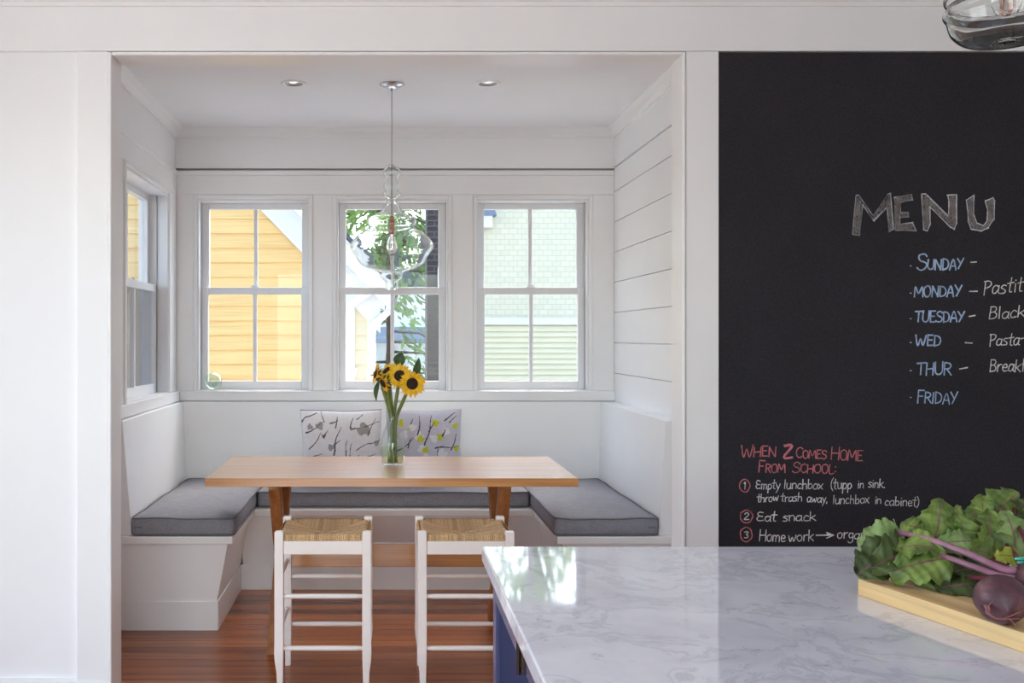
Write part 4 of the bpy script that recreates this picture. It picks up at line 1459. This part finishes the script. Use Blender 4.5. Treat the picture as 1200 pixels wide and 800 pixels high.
def beets():
    r1 = .0335
    c1 = at(1173, 708.5, 1.338)
    c1.z = BZ + r1 * .985
    b1 = thing('beet', 'round purple beet at the board edge with root tail facing the island edge', 'beet', (c1.x, c1.y, BZ), 0, 'beets with their greens')
    ax1 = Vector((.30, .86, .22))
    beet_body(b1, c1, r1, ax1, 3)
    # tail and hair roots
    tl = c1 - ax1.normalized() * r1 * 1.0
    tl = at(1157.5, 713.5, 1.312)
    stalk(b1, [tl + Vector((.004, .010, .002)), tl, tl + Vector((-.003, -.004, -.003)), at(1160, 720, 1.302), at(1168, 724.5, 1.300), at(1185, 725, 1.299), at(1198, 724.5, 1.299)], .0034, .0003, M['hair'], 'taproot')
    stalk(b1, [at(1176, 724.6, 1.300), at(1184, 722, 1.299), at(1194, 717, 1.299), at(1203, 713, 1.30)], .0009, .0004, M['hair'], 'root_hair')
    stalk(b1, [at(1183, 725, 1.2995), at(1188, 730, 1.296), at(1191, 737, 1.292)], .0008, .0004, M['hair'], 'root_hair')
    stalk(b1, [at(1160, 718, 1.303), at(1159, 709, 1.303), at(1164, 704, 1.303)], .0010, .0004, M['hair'], 'root_hair')
    r2 = .036
    c2 = Vector((.962, 1.42, BZ + r2 * .985))
    b2 = thing('beet', 'browner beet lying just behind the round purple beet, next to the twist tie', 'beet', (c2.x, c2.y, BZ), 0, 'beets with their greens')
    ax2 = Vector((-.55, .80, .12))
    beet_body(b2, c2, r2, ax2, 8)
    # stalks of the first beet: two long pale ones sweeping left, lower bundle
    k1 = c1 + ax1.normalized() * r1 * .95
    k2 = c2 + ax2.normalized() * r2 * .95
    long1 = [k2 + Vector((-.002, 0, .006)), at(1175, 667, 1.46), at(1140, 651, 1.49), at(1105, 637.5, 1.53), at(1078, 628.5, 1.555), at(1052, 623.5, 1.58)]
    stalk(b2, long1, .0062, .0040, M['stalk'])
    long2 = [k2 + Vector((-.006, -.006, -.004)), at(1172, 675, 1.45), at(1140, 663.5, 1.475), at(1112, 653.5, 1.51), at(1090, 646, 1.545)]
    stalk(b2, long2, .0055, .0038, M['stalk'])
    stalk(b2, [k2 + Vector((.004, 0, .004)), at(1186, 668, 1.47), at(1172, 661, 1.49), at(1164, 656.5, 1.53), at(1166, 640, 1.58)], .0050, .0036, M['stalk_red'])
    stalk(b2, [k2 + Vector((.004, .004, .010)), at(1196, 662, 1.47), at(1190, 650, 1.51), at(1176, 634, 1.56)], .0045, .003, M['stalk_red'])
    stalk(b2, [k2 + Vector((.010, .004, .012)), at(1207, 655, 1.47), at(1201, 632, 1.53), at(1189, 606, 1.60), at(1188, 586, 1.63)], .0045, .0028, M['stalk_red'])
    stalk(b1, [k1, at(1182, 682, 1.41), at(1160, 678, 1.45), at(1135, 676, 1.49), at(1110, 672, 1.53)], .0050, .0035, M['stalk_red'])
    P = (lin((108, 140, 76)), lin((158, 182, 120)))       # pale leaf backs
    D = (lin((36, 50, 22)), lin((84, 104, 48)))           # dark blades
    G = (lin((66, 92, 34)), lin((148, 172, 88)))         # mid green
    Yl = (lin((150, 166, 50)), lin((196, 200, 84)))       # yellowing leaf
    def lf(root, b, t, w, n, seed, hue, **k):
        b, t = at(*b), at(*t)
        return leaf(root, b - root.location, t - root.location, w, n, seed, hue=hue, **k)
    # left end of the pile
    lf(b2, (1060, 628, 1.585), (1006, 641, 1.60), .036, (.15, -.75, .65), 1, P, curl=-.15)
    lf(b2, (1053, 640, 1.57), (1004, 674, 1.565), .036, (-.2, -.8, .6), 2, D, curl=-.2)
    lf(b2, (1072, 640, 1.585), (1024, 664, 1.54), .034, (0, -.8, .5), 3, D, curl=.2)
    lf(b2, (1112, 655, 1.515), (1042, 672, 1.535), .037, (0, -.62, .75), 4, G, curl=-.18)
    lf(b2, (1100, 645, 1.53), (1046, 640, 1.56), .030, (0, -.5, .8), 5, G, curl=.2)
    lf(b1, (1122, 664, 1.52), (1072, 684, 1.535), .032, (.1, -.6, .75), 6, G, curl=-.3)
    lf(b1, (1148, 672, 1.50), (1088, 680, 1.52), .030, (0, -.5, .8), 7, D, curl=-.2)
    lf(b1, (1150, 686, 1.475), (1096, 688, 1.50), .022, (0, -.7, .6), 8, D, curl=-.3)
    # back row, rising towards the right
    lf(b2, (1094, 632, 1.575), (1104, 584, 1.585), .030, (-.15, -.95, .15), 9, G, curl=.25)
    lf(b2, (1085, 626, 1.58), (1056, 612, 1.60), .027, (0, -.75, .6), 10, G, curl=-.1)
    lf(b2, (1118, 640, 1.565), (1122, 592, 1.58), .027, (.2, -.95, .1), 11, G, curl=.3)
    lf(b2, (1140, 634, 1.55), (1098, 637, 1.55), .022, (.1, -.85, .5), 12, P, curl=-.25, ruffle=.5)
    lf(b2, (1158, 645, 1.57), (1140, 594, 1.60), .030, (-.2, -.95, .2), 13, G, curl=.2)
    lf(b2, (1152, 654, 1.55), (1162, 597, 1.575), .031, (.1, -.95, .1), 14, G, curl=.3)
    lf(b2, (1190, 652, 1.555), (1177, 598, 1.58), .036, (.15, -.95, .15), 15, P, curl=-.15)
    lf(b2, (1150, 612, 1.62), (1194, 576, 1.625), .034, (0, -.9, .3), 16, G, curl=-.2)
    lf(b2, (1148, 622, 1.61), (1152, 580, 1.63), .024, (-.3, -.9, .3), 17, G, curl=.2)
    lf(b2, (1205, 640, 1.59), (1194, 584, 1.61), .028, (.2, -.9, .2), 18, D, curl=.3)
    lf(b2, (1200, 656, 1.51), (1166, 650, 1.515), .020, (0, -.6, .8), 19, Yl, curl=-.2)
    lf(b2, (1168, 655, 1.54), (1130, 640, 1.545), .026, (0, -.75, .6), 20, G, curl=.2)
    lf(b2, (1150, 650, 1.56), (1090, 650, 1.58), .034, (0, -.5, .8), 21, D, curl=.1)
    lf(b1, (1165, 668, 1.50), (1118, 668, 1.50), .030, (0, -.45, .85), 22, D, curl=-.1)
    lf(b2, (1120, 640, 1.59), (1070, 632, 1.60), .036, (0, -.8, .5), 23, D, curl=.1)
    lf(b2, (1185, 650, 1.58), (1136, 628, 1.60), .036, (0, -.85, .4), 24, D, curl=.1)
    lf(b2, (1215, 615, 1.60), (1192, 602, 1.60), .022, (.1, -.9, .3), 25, G, curl=.2)
    # twist tie round the bunch
    tt = at(1199, 655.5, 1.455)
    o = thing('twist_tie', 'shiny turquoise twist tie on the beet stalks', 'twist tie', tt)
    m = MB()
    m.tube([(-.013, 0, .001), (-.006, -.003, .002), (.002, -.003, .0), (.012, 0, .002), (.018, .008, -.002)], [.002, .0028, .003, .0028, .002], 8)
    m.tube([(-.010, -.002, -.004), (-.002, -.004, -.003), (.008, -.003, -.005)], [.0016, .002, .0016], 8)
    m.build('wire', M['tie'], o, smooth=True)
beets()

# ------------------------------------------------------------------ vase of sunflowers
VX, VY, VZ = .0335, 4.487, .7502
vase = thing('glass_vase', 'clear glass carafe vase holding sunflowers on the oak table', 'vase', (VX, VY, VZ))
vp = [(.046, .0), (.049, .004), (.052, .020), (.0565, .055), (.0575, .085), (.054, .115), (.046, .150), (.036, .180), (.030, .205), (.028, .225), (.029, .245), (.033, .262)]
def smoothp(out, n=4):
    prof = []
    for i in range(len(out) - 1):
        p0, p1, p2, p3 = [Vector(out[min(max(q, 0), len(out) - 1)]) for q in (i - 1, i, i + 1, i + 2)]
        for k in range(n):
            t = k / n
            p = .5 * ((2 * p1) + (p2 - p0) * t + (2 * p0 - 5 * p1 + 4 * p2 - p3) * t * t + (3 * p1 - p0 - 3 * p2 + p3) * t ** 3)
            prof.append((p.x, p.y))
    prof.append(tuple(out[-1]))
    return prof
sp = smoothp(vp)
inn = [(r - .003, max(z, .010)) for r, z in sp if z > .006]
MB().lathe([(.001, 0)] + sp + list(reversed(inn)) + [(.001, .010)], 56, cap=False).build('vessel', M['vase_glass'], vase, smooth=True)
wp = [(.001, .0115)] + [(r - .0034, z) for r, z in sp if .0115 < z < .082] + [(.0535, .082), (.001, .082)]
wo = MB().lathe(wp, 48, cap=False).build('water', M['water'], vase, smooth=True)

def sunflower(idx, head, face, size, foot, neck, label, side=False, droop_leaf=None, leaves=()):
    """head/foot/neck in world; face = direction the flower looks"""
    head, foot, neck = Vector(head), Vector(foot), Vector(neck)
    root = thing('sunflower', label, 'sunflower', foot, 0, 'sunflowers in the glass vase')
    face = Vector(face).normalized()
    q = face.to_track_quat('Z', 'Y')
    rnd = random.Random(idx * 17 + 3)
    H = head - foot
    back = H - face * size * .25
    pts = [Vector((0, 0, 0)), (neck - foot) * .5, neck - foot, blend(neck - foot, back, .6) + Vector((0, 0, .01)), back]
    out = []
    for i in range(len(pts) - 1):
        p0, p1, p2, p3 = [pts[min(max(k, 0), len(pts) - 1)] for k in (i - 1, i, i + 1, i + 2)]
        for t in (0, .25, .5, .75):
            out.append(.5 * ((2 * p1) + (p2 - p0) * t + (2 * p0 - 5 * p1 + 4 * p2 - p3) * t * t + (3 * p1 - p0 - 3 * p2 + p3) * t ** 3))
    out.append(pts[-1])
    MB().tube(out, [.0074 - .0010 * math.sin(i * .4) for i in range(len(out))], 9).build('stem', M['stem_green'], root, smooth=True)
    rd = size * .40
    dp = [(.0005, size * .10), (rd * .4, size * .105), (rd * .75, size * .10), (rd * .95, size * .06), (rd, size * .02), (rd * .9, -.01 * size)]
    m = MB()
    m.lathe(dp, 28, cap=False)
    for v in m.bm.verts: v.co = q @ v.co + H
    m.build('flower_disk', M['disk'], root, smooth=True)
    def petal(m, a, L, w, lift, r0, curl=0.0):
        d = Vector((math.cos(a), math.sin(a), 0))
        s = Vector((-math.sin(a), math.cos(a), 0))
        def fn(u, v):
            t = v * 2 - 1
            hw = w * math.sin(PI * min(.98, u * .9 + .12)) ** .8 * (1 - u ** 6)
            z = lift * u * L + curl * u * u * L + .12 * L * (1 - t * t) * math.sin(u * PI) * .6
            p = d * (r0 + u * L * math.cos(math.atan(lift)) ) + s * (t * hw) + Vector((0, 0, z))
            return tuple(q @ p + H)
        m.grid(8, 5, fn)
    m = MB()
    n = 17
    for layer in range(2):
        for k in range(n):
            a = 2 * PI * (k + .5 * layer) / n + rnd.uniform(-.1, .1)
            petal(m, a, size * rnd.uniform(.52, .70), size * .115, rnd.uniform(-.1, .45) - .15 * layer, rd * .85, rnd.uniform(-.3, .15))
    m.build('petals', M['petal'], root, smooth=True, recalc=False)
    m = MB()
    for k in range(13):
        a = 2 * PI * k / 13 + rnd.uniform(-.1, .1)
        petal(m, a, size * rnd.uniform(.5, .66), size * .12, -.35 + rnd.uniform(-.2, .1), rd * .6, -.4)
    bk = [(.006, -size * .24), (rd * .5, -size * .2), (rd * .9, -size * .08), (rd * .92, .0)]
    m2 = MB(); m2.lathe(bk, 20, cap=False)
    for v in m2.bm.verts: v.co = q @ v.co + H
    me_ = bpy.data.meshes.new('tmp'); m2.bm.to_mesh(me_); m2.bm.free()
    m.bm.from_mesh(me_)
    bpy.data.meshes.remove(me_)
    m.build('sepals', M['leaf_green'], root, smooth=True, recalc=False)
    for (b, t, w, nv) in leaves:
        b, t = Vector(b), Vector(t)
        ax = (t - b)
        L = ax.length
        ax.normalize()
        nv = Vector(nv)
        nv = (nv - ax * nv.dot(ax)).normalized()
        sd = ax.cross(nv)
        def fn(u, v):
            tt = v * 2 - 1
            hw = w * math.sin(PI * min(.99, u ** .8 * .95 + .04)) ** .9
            return tuple(b - foot + ax * (u * L) + sd * (tt * hw) + nv * (.25 * hw * tt * tt + .12 * L * math.sin(u * PI)))
        MB().grid(14, 7, fn).build('leaf', M['leaf_green'], root, smooth=True, recalc=False)
    return root
vb = VZ + .014
def V(px, py, dy=0.0): return at(px, py, VY + dy)
sunflower(1, V(483, 449.5, -.055), (.18, -.97, .12), .068, (VX + .012, VY - .012, vb), V(464, 492, -.006), 'lowest sunflower facing the room, at the right of the bunch',
          leaves=[(V(486, 440, .01), V(491, 419, .0), .019, (.2, -.9, .1))])
sunflower(2, V(468.5, 440, -.02), (-.1, -.93, .3), .066, (VX - .010, VY - .005, vb), V(461.5, 488, -.003), 'sunflower behind the lowest one, at the middle of the bunch',
          leaves=[(V(466, 428, .03), V(471, 412.5, .03), .028, (0, -.95, .2))])
sunflower(3, V(440.5, 438, .0), (-.88, -.25, .25), .056, (VX + .016, VY + .010, vb), V(458, 490, .004), 'small sunflower turned sideways at the far left of the bunch',
          leaves=[(V(444, 447, .0), V(441, 470, -.01), .014, (-.5, -.8, .2))])
sunflower(4, V(453, 434, .03), (-.55, -.35, .65), .054, (VX - .018, VY + .012, vb), V(459.5, 487, .008), 'half-open sunflower rising behind, between middle and far left flowers')
sunflower(5, V(449.5, 449, -.02), (-.8, -.42, -.35), .052, (VX - .004, VY - .022, vb), V(458.5, 489, -.008), 'drooping sunflower facing down left, below the others')

# ------------------------------------------------------------------ printed pillows
def seg_d(px, py, ax, ay, bx, by):
    dx, dy = bx - ax, by - ay
    t = max(0, min(1, ((px - ax) * dx + (py - ay) * dy) / (dx * dx + dy * dy + 1e-9)))
    return math.hypot(px - ax - t * dx, py - ay - t * dy), t

def pillow(loc, w, h, tilt, rz, roll, label, ground, twigs, blobs, edge):
    root = thing('throw_pillow', label, 'pillow', loc, rz, 'printed pillows on the back bench')
    root.rotation_euler = (R(-tilt), R(roll), rz)
    tk = .062
    def shape(u, v, sgn):
        x, z = u * 2 - 1, v * 2 - 1
        e = (1 - x ** 4) * (1 - z ** 4)
        pin = 1 - .045 * (1 - abs(z)) * abs(x) ** 4
        pin2 = 1 - .045 * (1 - abs(x)) * abs(z) ** 4
        y = sgn * tk * (max(e, 0) ** .55) + .004 * math.sin(x * 5 + z * 3)
        return (x * w / 2 * pin, y, (z * h / 2 * pin2) + h / 2)
    def col(u, v):
        c = list(ground)
        for (bx, by, br, bc_) in blobs:
            d = math.hypot(u - bx, (v - by) * h / w)
            an = math.atan2(v - by, u - bx); wob = br * .9 * (1 + .16 * math.sin(an * 3 + bx * 20) + .12 * math.sin(an * 5 + by * 31))
            if d < wob:
                c = list(bc_)
        best = 9
        for (ax, ay, bx, by, tw, tc_) in twigs:
            d, t = seg_d(u + .012 * math.sin(v * 17 + ax * 9), v * h / w + .012 * math.sin(u * 19 + ay * 7), ax, ay * h / w, bx, by * h / w)
            if d < tw * .82 * (1 - .6 * t):
                c = list(tc_)
        return (*c[:3], 1)
    n = 150
    MB().grid(n, int(n * h / w), lambda u, v: shape(u, v, -1), col).build('front_cover', M['print'], root, smooth=True, recalc=False)
    MB().grid(40, 40, lambda u, v: shape(u, v, 1), lambda u, v: (*edge[:3], 1)).build('back_cover', M['print'], root, smooth=True, recalc=False)
    # welt seam
    pts = []
    for k in range(0, 41): pts.append(shape(k / 40, 0, 1))
    for k in range(1, 41): pts.append(shape(1, k / 40, 1))
    for k in range(1, 41): pts.append(shape(1 - k / 40, 1, 1))
    for k in range(1, 41): pts.append(shape(0, 1 - k / 40, 1))
    m = MB(); m.grid(len(pts), 6, lambda u, v: tuple(Vector(pts[int(round(u * (len(pts) - 1)))]) + Vector((0, .003 * math.cos(v * 6.283), .003 * math.sin(v * 6.283)))), lambda u, v: (*edge[:3], 1))
    m.build('seam', M['print'], root, smooth=True, recalc=False)
    return root
ink = lin((92, 92, 104)); ink2 = lin((58, 56, 72)); gb = lin((176, 174, 172))
tw1 = [(.02,.84,.06,.94,.012,ink),(.06,.94,.20,.97,.010,ink),(.06,.70,.28,.86,.010,ink),(.28,.86,.26,.98,.008,ink),(.10,.46,.26,.74,.009,ink),(.30,.66,.34,.74,.012,ink2),
 (.36,.86,.46,.90,.011,ink),(.42,.80,.47,.96,.010,ink),(.36,.02,.40,.40,.011,ink2),(.40,.40,.49,.80,.011,ink2),(.42,.54,.50,.62,.008,ink),
 (.16,.36,.28,.44,.010,ink),(.54,.30,.58,.62,.011,ink),(.58,.30,.64,.58,.010,ink),(.54,.30,.72,.40,.010,ink),(.56,.28,.82,.36,.009,ink),(.70,.46,.84,.58,.009,ink),(.82,.58,.98,.58,.009,ink),
 (.62,.78,.66,.92,.010,ink2),(.62,.76,.74,.80,.012,ink),(.70,.92,.76,.98,.009,ink),(.84,.70,.92,.90,.010,ink),(.80,.82,.98,.84,.008,ink),
 (.36,.0,.62,.16,.010,ink2),(.38,.0,.70,.24,.009,ink),(.22,.0,.30,.30,.009,ink),(.10,.02,.24,.24,.010,ink),(.20,.34,.14,.02,.008,ink),(.82,.10,.86,.2,.009,ink),(.82,.36,.96,.42,.010,ink),(.62,.0,.74,.04,.008,ink)]
bl1 = [(.78,.77,.085,gb),(.12,.80,.04,gb),(.24,.82,.05,gb),(.38,.52,.045,gb),(.14,.18,.065,gb),(.66,.24,.05,gb),(.95,.56,.04,gb),(.92,.10,.05,gb),(.29,.68,.03,gb)]
cr = lin((252, 252, 255))
lime = lin((206, 212, 52)); wht = lin((238, 238, 242)); lil = lin((212, 212, 224))
tw2 = [(.10,.40,.36,.66,.013,ink2),(.28,.52,.34,.66,.010,ink2),(.06,.55,.10,.44,.010,ink),(.42,.70,.46,.96,.012,ink2),(.32,.84,.36,.92,.009,ink),(.52,.56,.62,.96,.012,ink2),(.56,.74,.66,.86,.010,ink2),
 (.60,.10,.70,.52,.011,ink2),(.66,.50,.98,.52,.012,ink2),(.74,.68,.80,.78,.012,ink2),(.78,.90,.90,.96,.012,ink2),(.84,.86,.92,.92,.010,ink2),(.86,.48,.94,.70,.012,ink2),(.30,.32,.48,.26,.011,ink2),
 (.40,.06,.58,.12,.014,ink2),(.54,.02,.60,.16,.013,ink2),(.74,.20,.98,.22,.013,ink2),(.76,.06,.98,.24,.015,ink2),(.86,.02,.98,.20,.012,ink2),(.10,.08,.20,.24,.010,ink),(.12,.02,.40,.04,.009,ink)]
bl2 = [(.12,.62,.05,wht),(.24,.70,.06,wht),(.36,.80,.05,wht),(.44,.68,.06,wht),(.48,.50,.06,wht),(.20,.36,.06,wht),(.30,.22,.06,wht),(.34,.10,.05,wht),(.64,.64,.06,wht),(.74,.42,.07,wht),(.80,.74,.05,wht),(.52,.38,.05,wht),(.92,.10,.05,wht),(.72,.12,.06,wht),
 (.20,.86,.05,lime),(.46,.64,.05,lime),(.52,.48,.045,lime),(.66,.86,.05,lime),(.72,.66,.045,lime),(.67,.34,.055,lime),(.66,.16,.055,lime),(.68,.06,.04,lime),(.46,.18,.045,lime),(.30,.04,.04,lime),(.92,.80,.04,lime),(.94,.48,.045,lime),(.30,.78,.02,lime)]
PZ = .532
pillow((-.250, 5.560, PZ), .455, .415, -15, 0, 0, 'white pillow printed with grey twigs, left of the vase', cr, tw1, bl1, lin((150, 150, 156)))
pillow((.225, 5.560, PZ), .425, .415, -15, R(-4), -1, 'lilac grey pillow printed with lime green blossoms, right of the vase', lil, tw2, bl2, lin((228, 228, 222)))

# ------------------------------------------------------------------ glass float on the window sill
gf = thing('glass_ball', 'small pale green glass ball on the left window sill', 'ornament', (-1.03, 5.812, 1.0245))
prof = [(.0012, .0005), (.010, .001)] + [(.052 * math.sin(a), .053 - .0525 * math.cos(a)) for a in [R(14 + 8 * k) for k in range(21)]] + [(.008, .1058), (.007, .112), (.0012, .1125)]
inn = [(max(r - .0025, .0008), .053 + (z - .053) * .95) for r, z in prof]
MB().lathe(prof + list(reversed(inn)), 40, cap=False).build('ball', M['float'], gf, smooth=True)

# ------------------------------------------------------------------ outdoors
struct('ground', MB().box(-30, 40, -6, 60, -.75, -.65), M['bounce_ground'], label='unseen ground between the houses, made pale to bounce daylight indoors')

# yellow neighbour house: clapboard gable wall facing the nook, white rake boards, gutter and downspout
yh = thing('yellow_house', 'yellow clapboard house with white gable trim seen through the left windows', 'house', (-2.5, 9, -.65))
YL = yh.location
def ypart(mb, name, mat, bevel=0.0):
    for v in mb.bm.verts: v.co -= YL
    return mb.build(name, mat, yh, bevel=bevel)
YX0, YX1 = -7.0, -.17
def rake_z(x):        # underside of the rake boards
    return 2.53 - 1.03 * (x + 1.17)
m = MB()
cream_boards = []
z = -.65
h = .134
while z < 6:
    # each board tapers upwards; clipped under the rake
    x1 = YX1
    xr = -1.17 - (z + h - 2.53) / 1.03 + .25
    if z + h > 1.5: x1 = min(x1, xr)
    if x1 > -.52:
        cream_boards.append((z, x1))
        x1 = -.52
    if x1 > YX0 + .1:
        m.prism([(9.0, z), (9.018, z), (9.05, z), (9.05, z + h + .02), (9.018, z + h + .02)] and [(8.982, z), (9.05, z), (9.05, z + h), (8.998, z + h)], 'X', YX0, x1)
    z += h
ypart(m, 'clapboards', M['yellow'])
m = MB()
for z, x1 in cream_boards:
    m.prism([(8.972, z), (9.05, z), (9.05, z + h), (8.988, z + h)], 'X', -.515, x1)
o_ = ypart(m, 'paled_clapboards', M['cream'])  # same siding paled to cream; the reflection over it is in the colour
o_['label'] = 'clapboards at the house corner, reflection put into their cream colour'
m = MB()
def zz(x): return rake_z(x)
for x0, x1, o0, o1, ya, yb in ((-5.2, -.05, 0, .30, 8.93, 8.98), (-5.2, .06, .30, .52, 8.55, 8.93)):
    m.loft([[(x0, ya, zz(x0) + o0), (x0, yb, zz(x0) + o0), (x0, yb, zz(x0) + o1), (x0, ya, zz(x0) + o1)],
            [(x1, ya, zz(x1) + o0), (x1, yb, zz(x1) + o0), (x1, yb, zz(x1) + o1), (x1, ya, zz(x1) + o1)]])
ypart(m, 'rake_board', M['outdoor_white'])
m = MB()
m.loft([[(-5.2, 8.5, zz(-5.2) + .53), (-5.2, 12, zz(-5.2) + .53), (-5.2, 12, zz(-5.2) + .58), (-5.2, 8.5, zz(-5.2) + .58)],
        [(.12, 8.5, zz(.12) + .53), (.12, 12, zz(.12) + .53), (.12, 12, zz(.12) + .58), (.12, 8.5, zz(.12) + .58)]])
ypart(m, 'roof', M['asphalt'])
m = MB()
m.box(-.42, -.285, 8.95, 8.985, -.65, 1.75)
m.box(-.44, -.265, 8.94, 8.986, .98, 1.06)
ypart(m, 'corner_board', M['outdoor_white'], .004)
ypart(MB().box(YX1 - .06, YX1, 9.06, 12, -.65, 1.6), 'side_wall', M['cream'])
m = MB()
m.tube([(-.34, 8.86, 1.62), (-.20, 8.86, 1.72), (.02, 8.86, 1.86)], .035, 10)
m.tube([(.05, 8.9, 1.72), (.03, 8.9, 1.58), (-.06, 8.9, 1.50), (-.115, 8.9, 1.46), (-.125, 8.9, 1.36), (-.125, 8.9, -.6)], .035, 10)
ypart(m, 'downspout', M['outdoor_white'])

# pale green house straight ahead of the right window
ph = thing('pale_green_house', 'pale green shingled house seen through the right window', 'house', (5, 18, -.65))
PL = ph.location
def ppart(mb, name, mat, bevel=0.0):
    for v in mb.bm.verts: v.co -= PL
    return mb.build(name, mat, ph, bevel=bevel)
PX0 = 1.35
ppart(MB().box(PX0, 12, 18, 23, 1.70, 4.2), 'shingle_wall', M['pale_shingle'])
ppart(MB().box(PX0 - .03, 12.03, 17.94, 23, 1.57, 1.70), 'band_board', M['band'])
m = MB()
z = -.65
while z < 1.56:
    m.prism([(17.955, z), (18.1, z), (18.1, min(z + .1, 1.57)), (17.985, min(z + .1, 1.57))], 'X', PX0, 12)
    z += .1
ppart(m, 'clapboards', M['pale_clap'])
ppart(MB().box(PX0 - .1, 12.1, 17.85, 23.1, 4.2, 4.27), 'roof', M['asphalt'])
m = MB()
m.box(1.72, 1.95, 17.75, 17.99, 3.35, 3.56)
fx = m
ppart(fx, 'lantern', M['outdoor_white'])
ppart(MB().prism([(1.66, 3.56), (2.02, 3.56), (1.98, 3.68), (1.72, 3.76)], 'Y', 17.70, 17.99), 'lantern_cap', M['blue_slate'])

# dark brick chimney wall between them
bb = thing('brick_chimney', 'dark brown brick wall with a white framed window, right side of the middle window', 'chimney', (.80, 12.3, -.65))
BB = bb.location
m = MB().box(.51, 1.02, 12, 12.6, -.65, 3.6)
for v in m.bm.verts: v.co -= BB
m.build('brickwork', M['brick'], bb)
m = MB()
for xa, xb, za, zb in ((.64, .67, 1.88, 2.2), (.83, .86, 1.88, 2.2), (.67, .83, 1.88, 1.91), (.67, .83, 2.17, 2.2)): m.box(xa, xb, 11.97, 11.995, za, zb)
for v in m.bm.verts: v.co -= BB
m.build('window_frame', M['outdoor_white'], bb)
m = MB().box(.67, .83, 11.985, 11.998, 1.91, 2.17)
for v in m.bm.verts: v.co -= BB
m.build('window_pane', M['blue_slate'], bb)

# far white house with a blue grey porch roof, seen low in the middle window
fh = thing('white_house', 'distant white house with blue grey porch roof behind the conifer', 'house', (.3, 36, -.65))
FL = fh.location
m = MB().box(-2.6, 2.6, 36, 42, -.65, 3.2)
for v in m.bm.verts: v.co -= FL
m.build('wall', M['far_siding'], fh)
m = MB().prism([(34.4, 1.12), (36, 1.62), (36, 1.72), (34.4, 1.28)], 'X', -1.9, 2.2)
for v in m.bm.verts: v.co -= FL
m.build('porch_roof', M['blue_slate'], fh)
m = MB()
for k in range(5): m.box(-1.5 + k * .8, -1.4 + k * .8, 34.5, 34.6, -.65, 1.2)
for v in m.bm.verts: v.co -= FL
m.build('porch_posts', M['outdoor_white'], fh)
m = MB().prism([(-2.9, 3.2), (2.9, 3.2), (0, 4.9)], 'Y', 35.7, 42)
for v in m.bm.verts: v.co -= FL
m.build('roof', M['asphalt'], fh)

def tree(name, loc, height, radius, kind, seed, label, n=2600, leaf_s=.11, crown0=.18):
    rnd = random.Random(seed)
    root = thing(name, label, 'tree', loc, 0, 'trees between and behind the houses')
    trunk = MB()
    pts = [(0, 0, 0)]
    for k in range(1, 7):
        pts.append((rnd.uniform(-.08, .08) * height * .08, rnd.uniform(-.08, .08) * height * .08, height * k / 6.5))
    r0 = height * (.011 if kind == 'conifer' else .020)
    trunk.tube(pts, [r0 * (1 - .14 * k) for k in range(7)], 9)
    ends = []
    nb = 34
    for k in range(nb):
        f = crown0 + (1 - crown0) * k / nb
        a = rnd.uniform(0, 2 * PI)
        if kind == 'conifer':
            L = radius * (1 - f) ** .75 * rnd.uniform(.75, 1.1) + .2
            dz = -.28 * L
        else:
            L = radius * math.sin(PI * min(.97, .2 + .75 * (f - crown0) / (1 - crown0))) * rnd.uniform(.6, 1.05)
            dz = .35 * L
        b = Vector((0, 0, height * f * .95))
        e = b + Vector((math.cos(a) * L, math.sin(a) * L, dz))
        mid = (b + e) / 2 + Vector((0, 0, .12 * L))
        trunk.tube([b, mid, e], [r0 * .35, r0 * .22, r0 * .08], 5)
        ends.append((b, mid, e, L))
    trunk.build('trunk', M['bark'], root, smooth=True)
    crown_ = MB()
    for q in range(n):
        b, mid, e, L = rnd.choice(ends)
        t = rnd.uniform(.25, 1.05)
        p = b.lerp(mid, t * 2) if t < .5 else mid.lerp(e, t * 2 - 1)
        sp_ = (.16 if kind == 'conifer' else .30) * L * .9 + .08
        p = p + Vector((rnd.gauss(0, sp_ * .55), rnd.gauss(0, sp_ * .55), rnd.gauss(0, sp_ * .45) - (.10 * L if kind == 'conifer' else 0)))
        s = leaf_s * rnd.uniform(.6, 1.3)
        if kind == 'conifer':
            d = (e - b).normalized() + Vector((rnd.gauss(0, .5), rnd.gauss(0, .5), rnd.gauss(-.5, .35)))
            wd = .28
        else:
            d = Vector((rnd.gauss(0, 1), rnd.gauss(0, 1), rnd.gauss(0, .6)))
            wd = .55
        d.normalize()
        sd = d.cross(Vector((rnd.gauss(0, 1), rnd.gauss(0, 1), rnd.gauss(0, 1))))
        if sd.length < 1e-3: continue
        sd.normalize()
        a0, a1 = p - d * s, p + d * s
        crown_.quad(a0, p + sd * s * wd, a1, p - sd * s * wd)
    crown_.build('crown', M['conifer'] if kind == 'conifer' else M['leafage'], root, recalc=False)
    return root
tree('conifer_tree', (.05, 14.6, -.65), 6.2, 1.5, 'conifer', 21, 'drooping dark conifer seen through the middle window', 1500, .10, .12)
tree('conifer_tree', (.1, 25.2, -.65), 9.5, 1.7, 'conifer', 22, 'tall conifer left of the pale green house', 2400, .16, .46)
tree('leafy_tree', (-1.6, 19.5, -.65), 8.0, 2.4, 'leafy', 23, 'leafy tree rising over the yellow house roof edge', 3000, .15, .42)
tree('leafy_tree', (4.6, 29.5, -.65), 12.0, 4.0, 'leafy', 24, 'big leafy tree behind the pale green house, left half', 3600, .16)
tree('leafy_tree', (13.4, 31.0, -.65), 12.5, 4.6, 'leafy', 25, 'big leafy tree behind the pale green house, right half', 3200, .18)
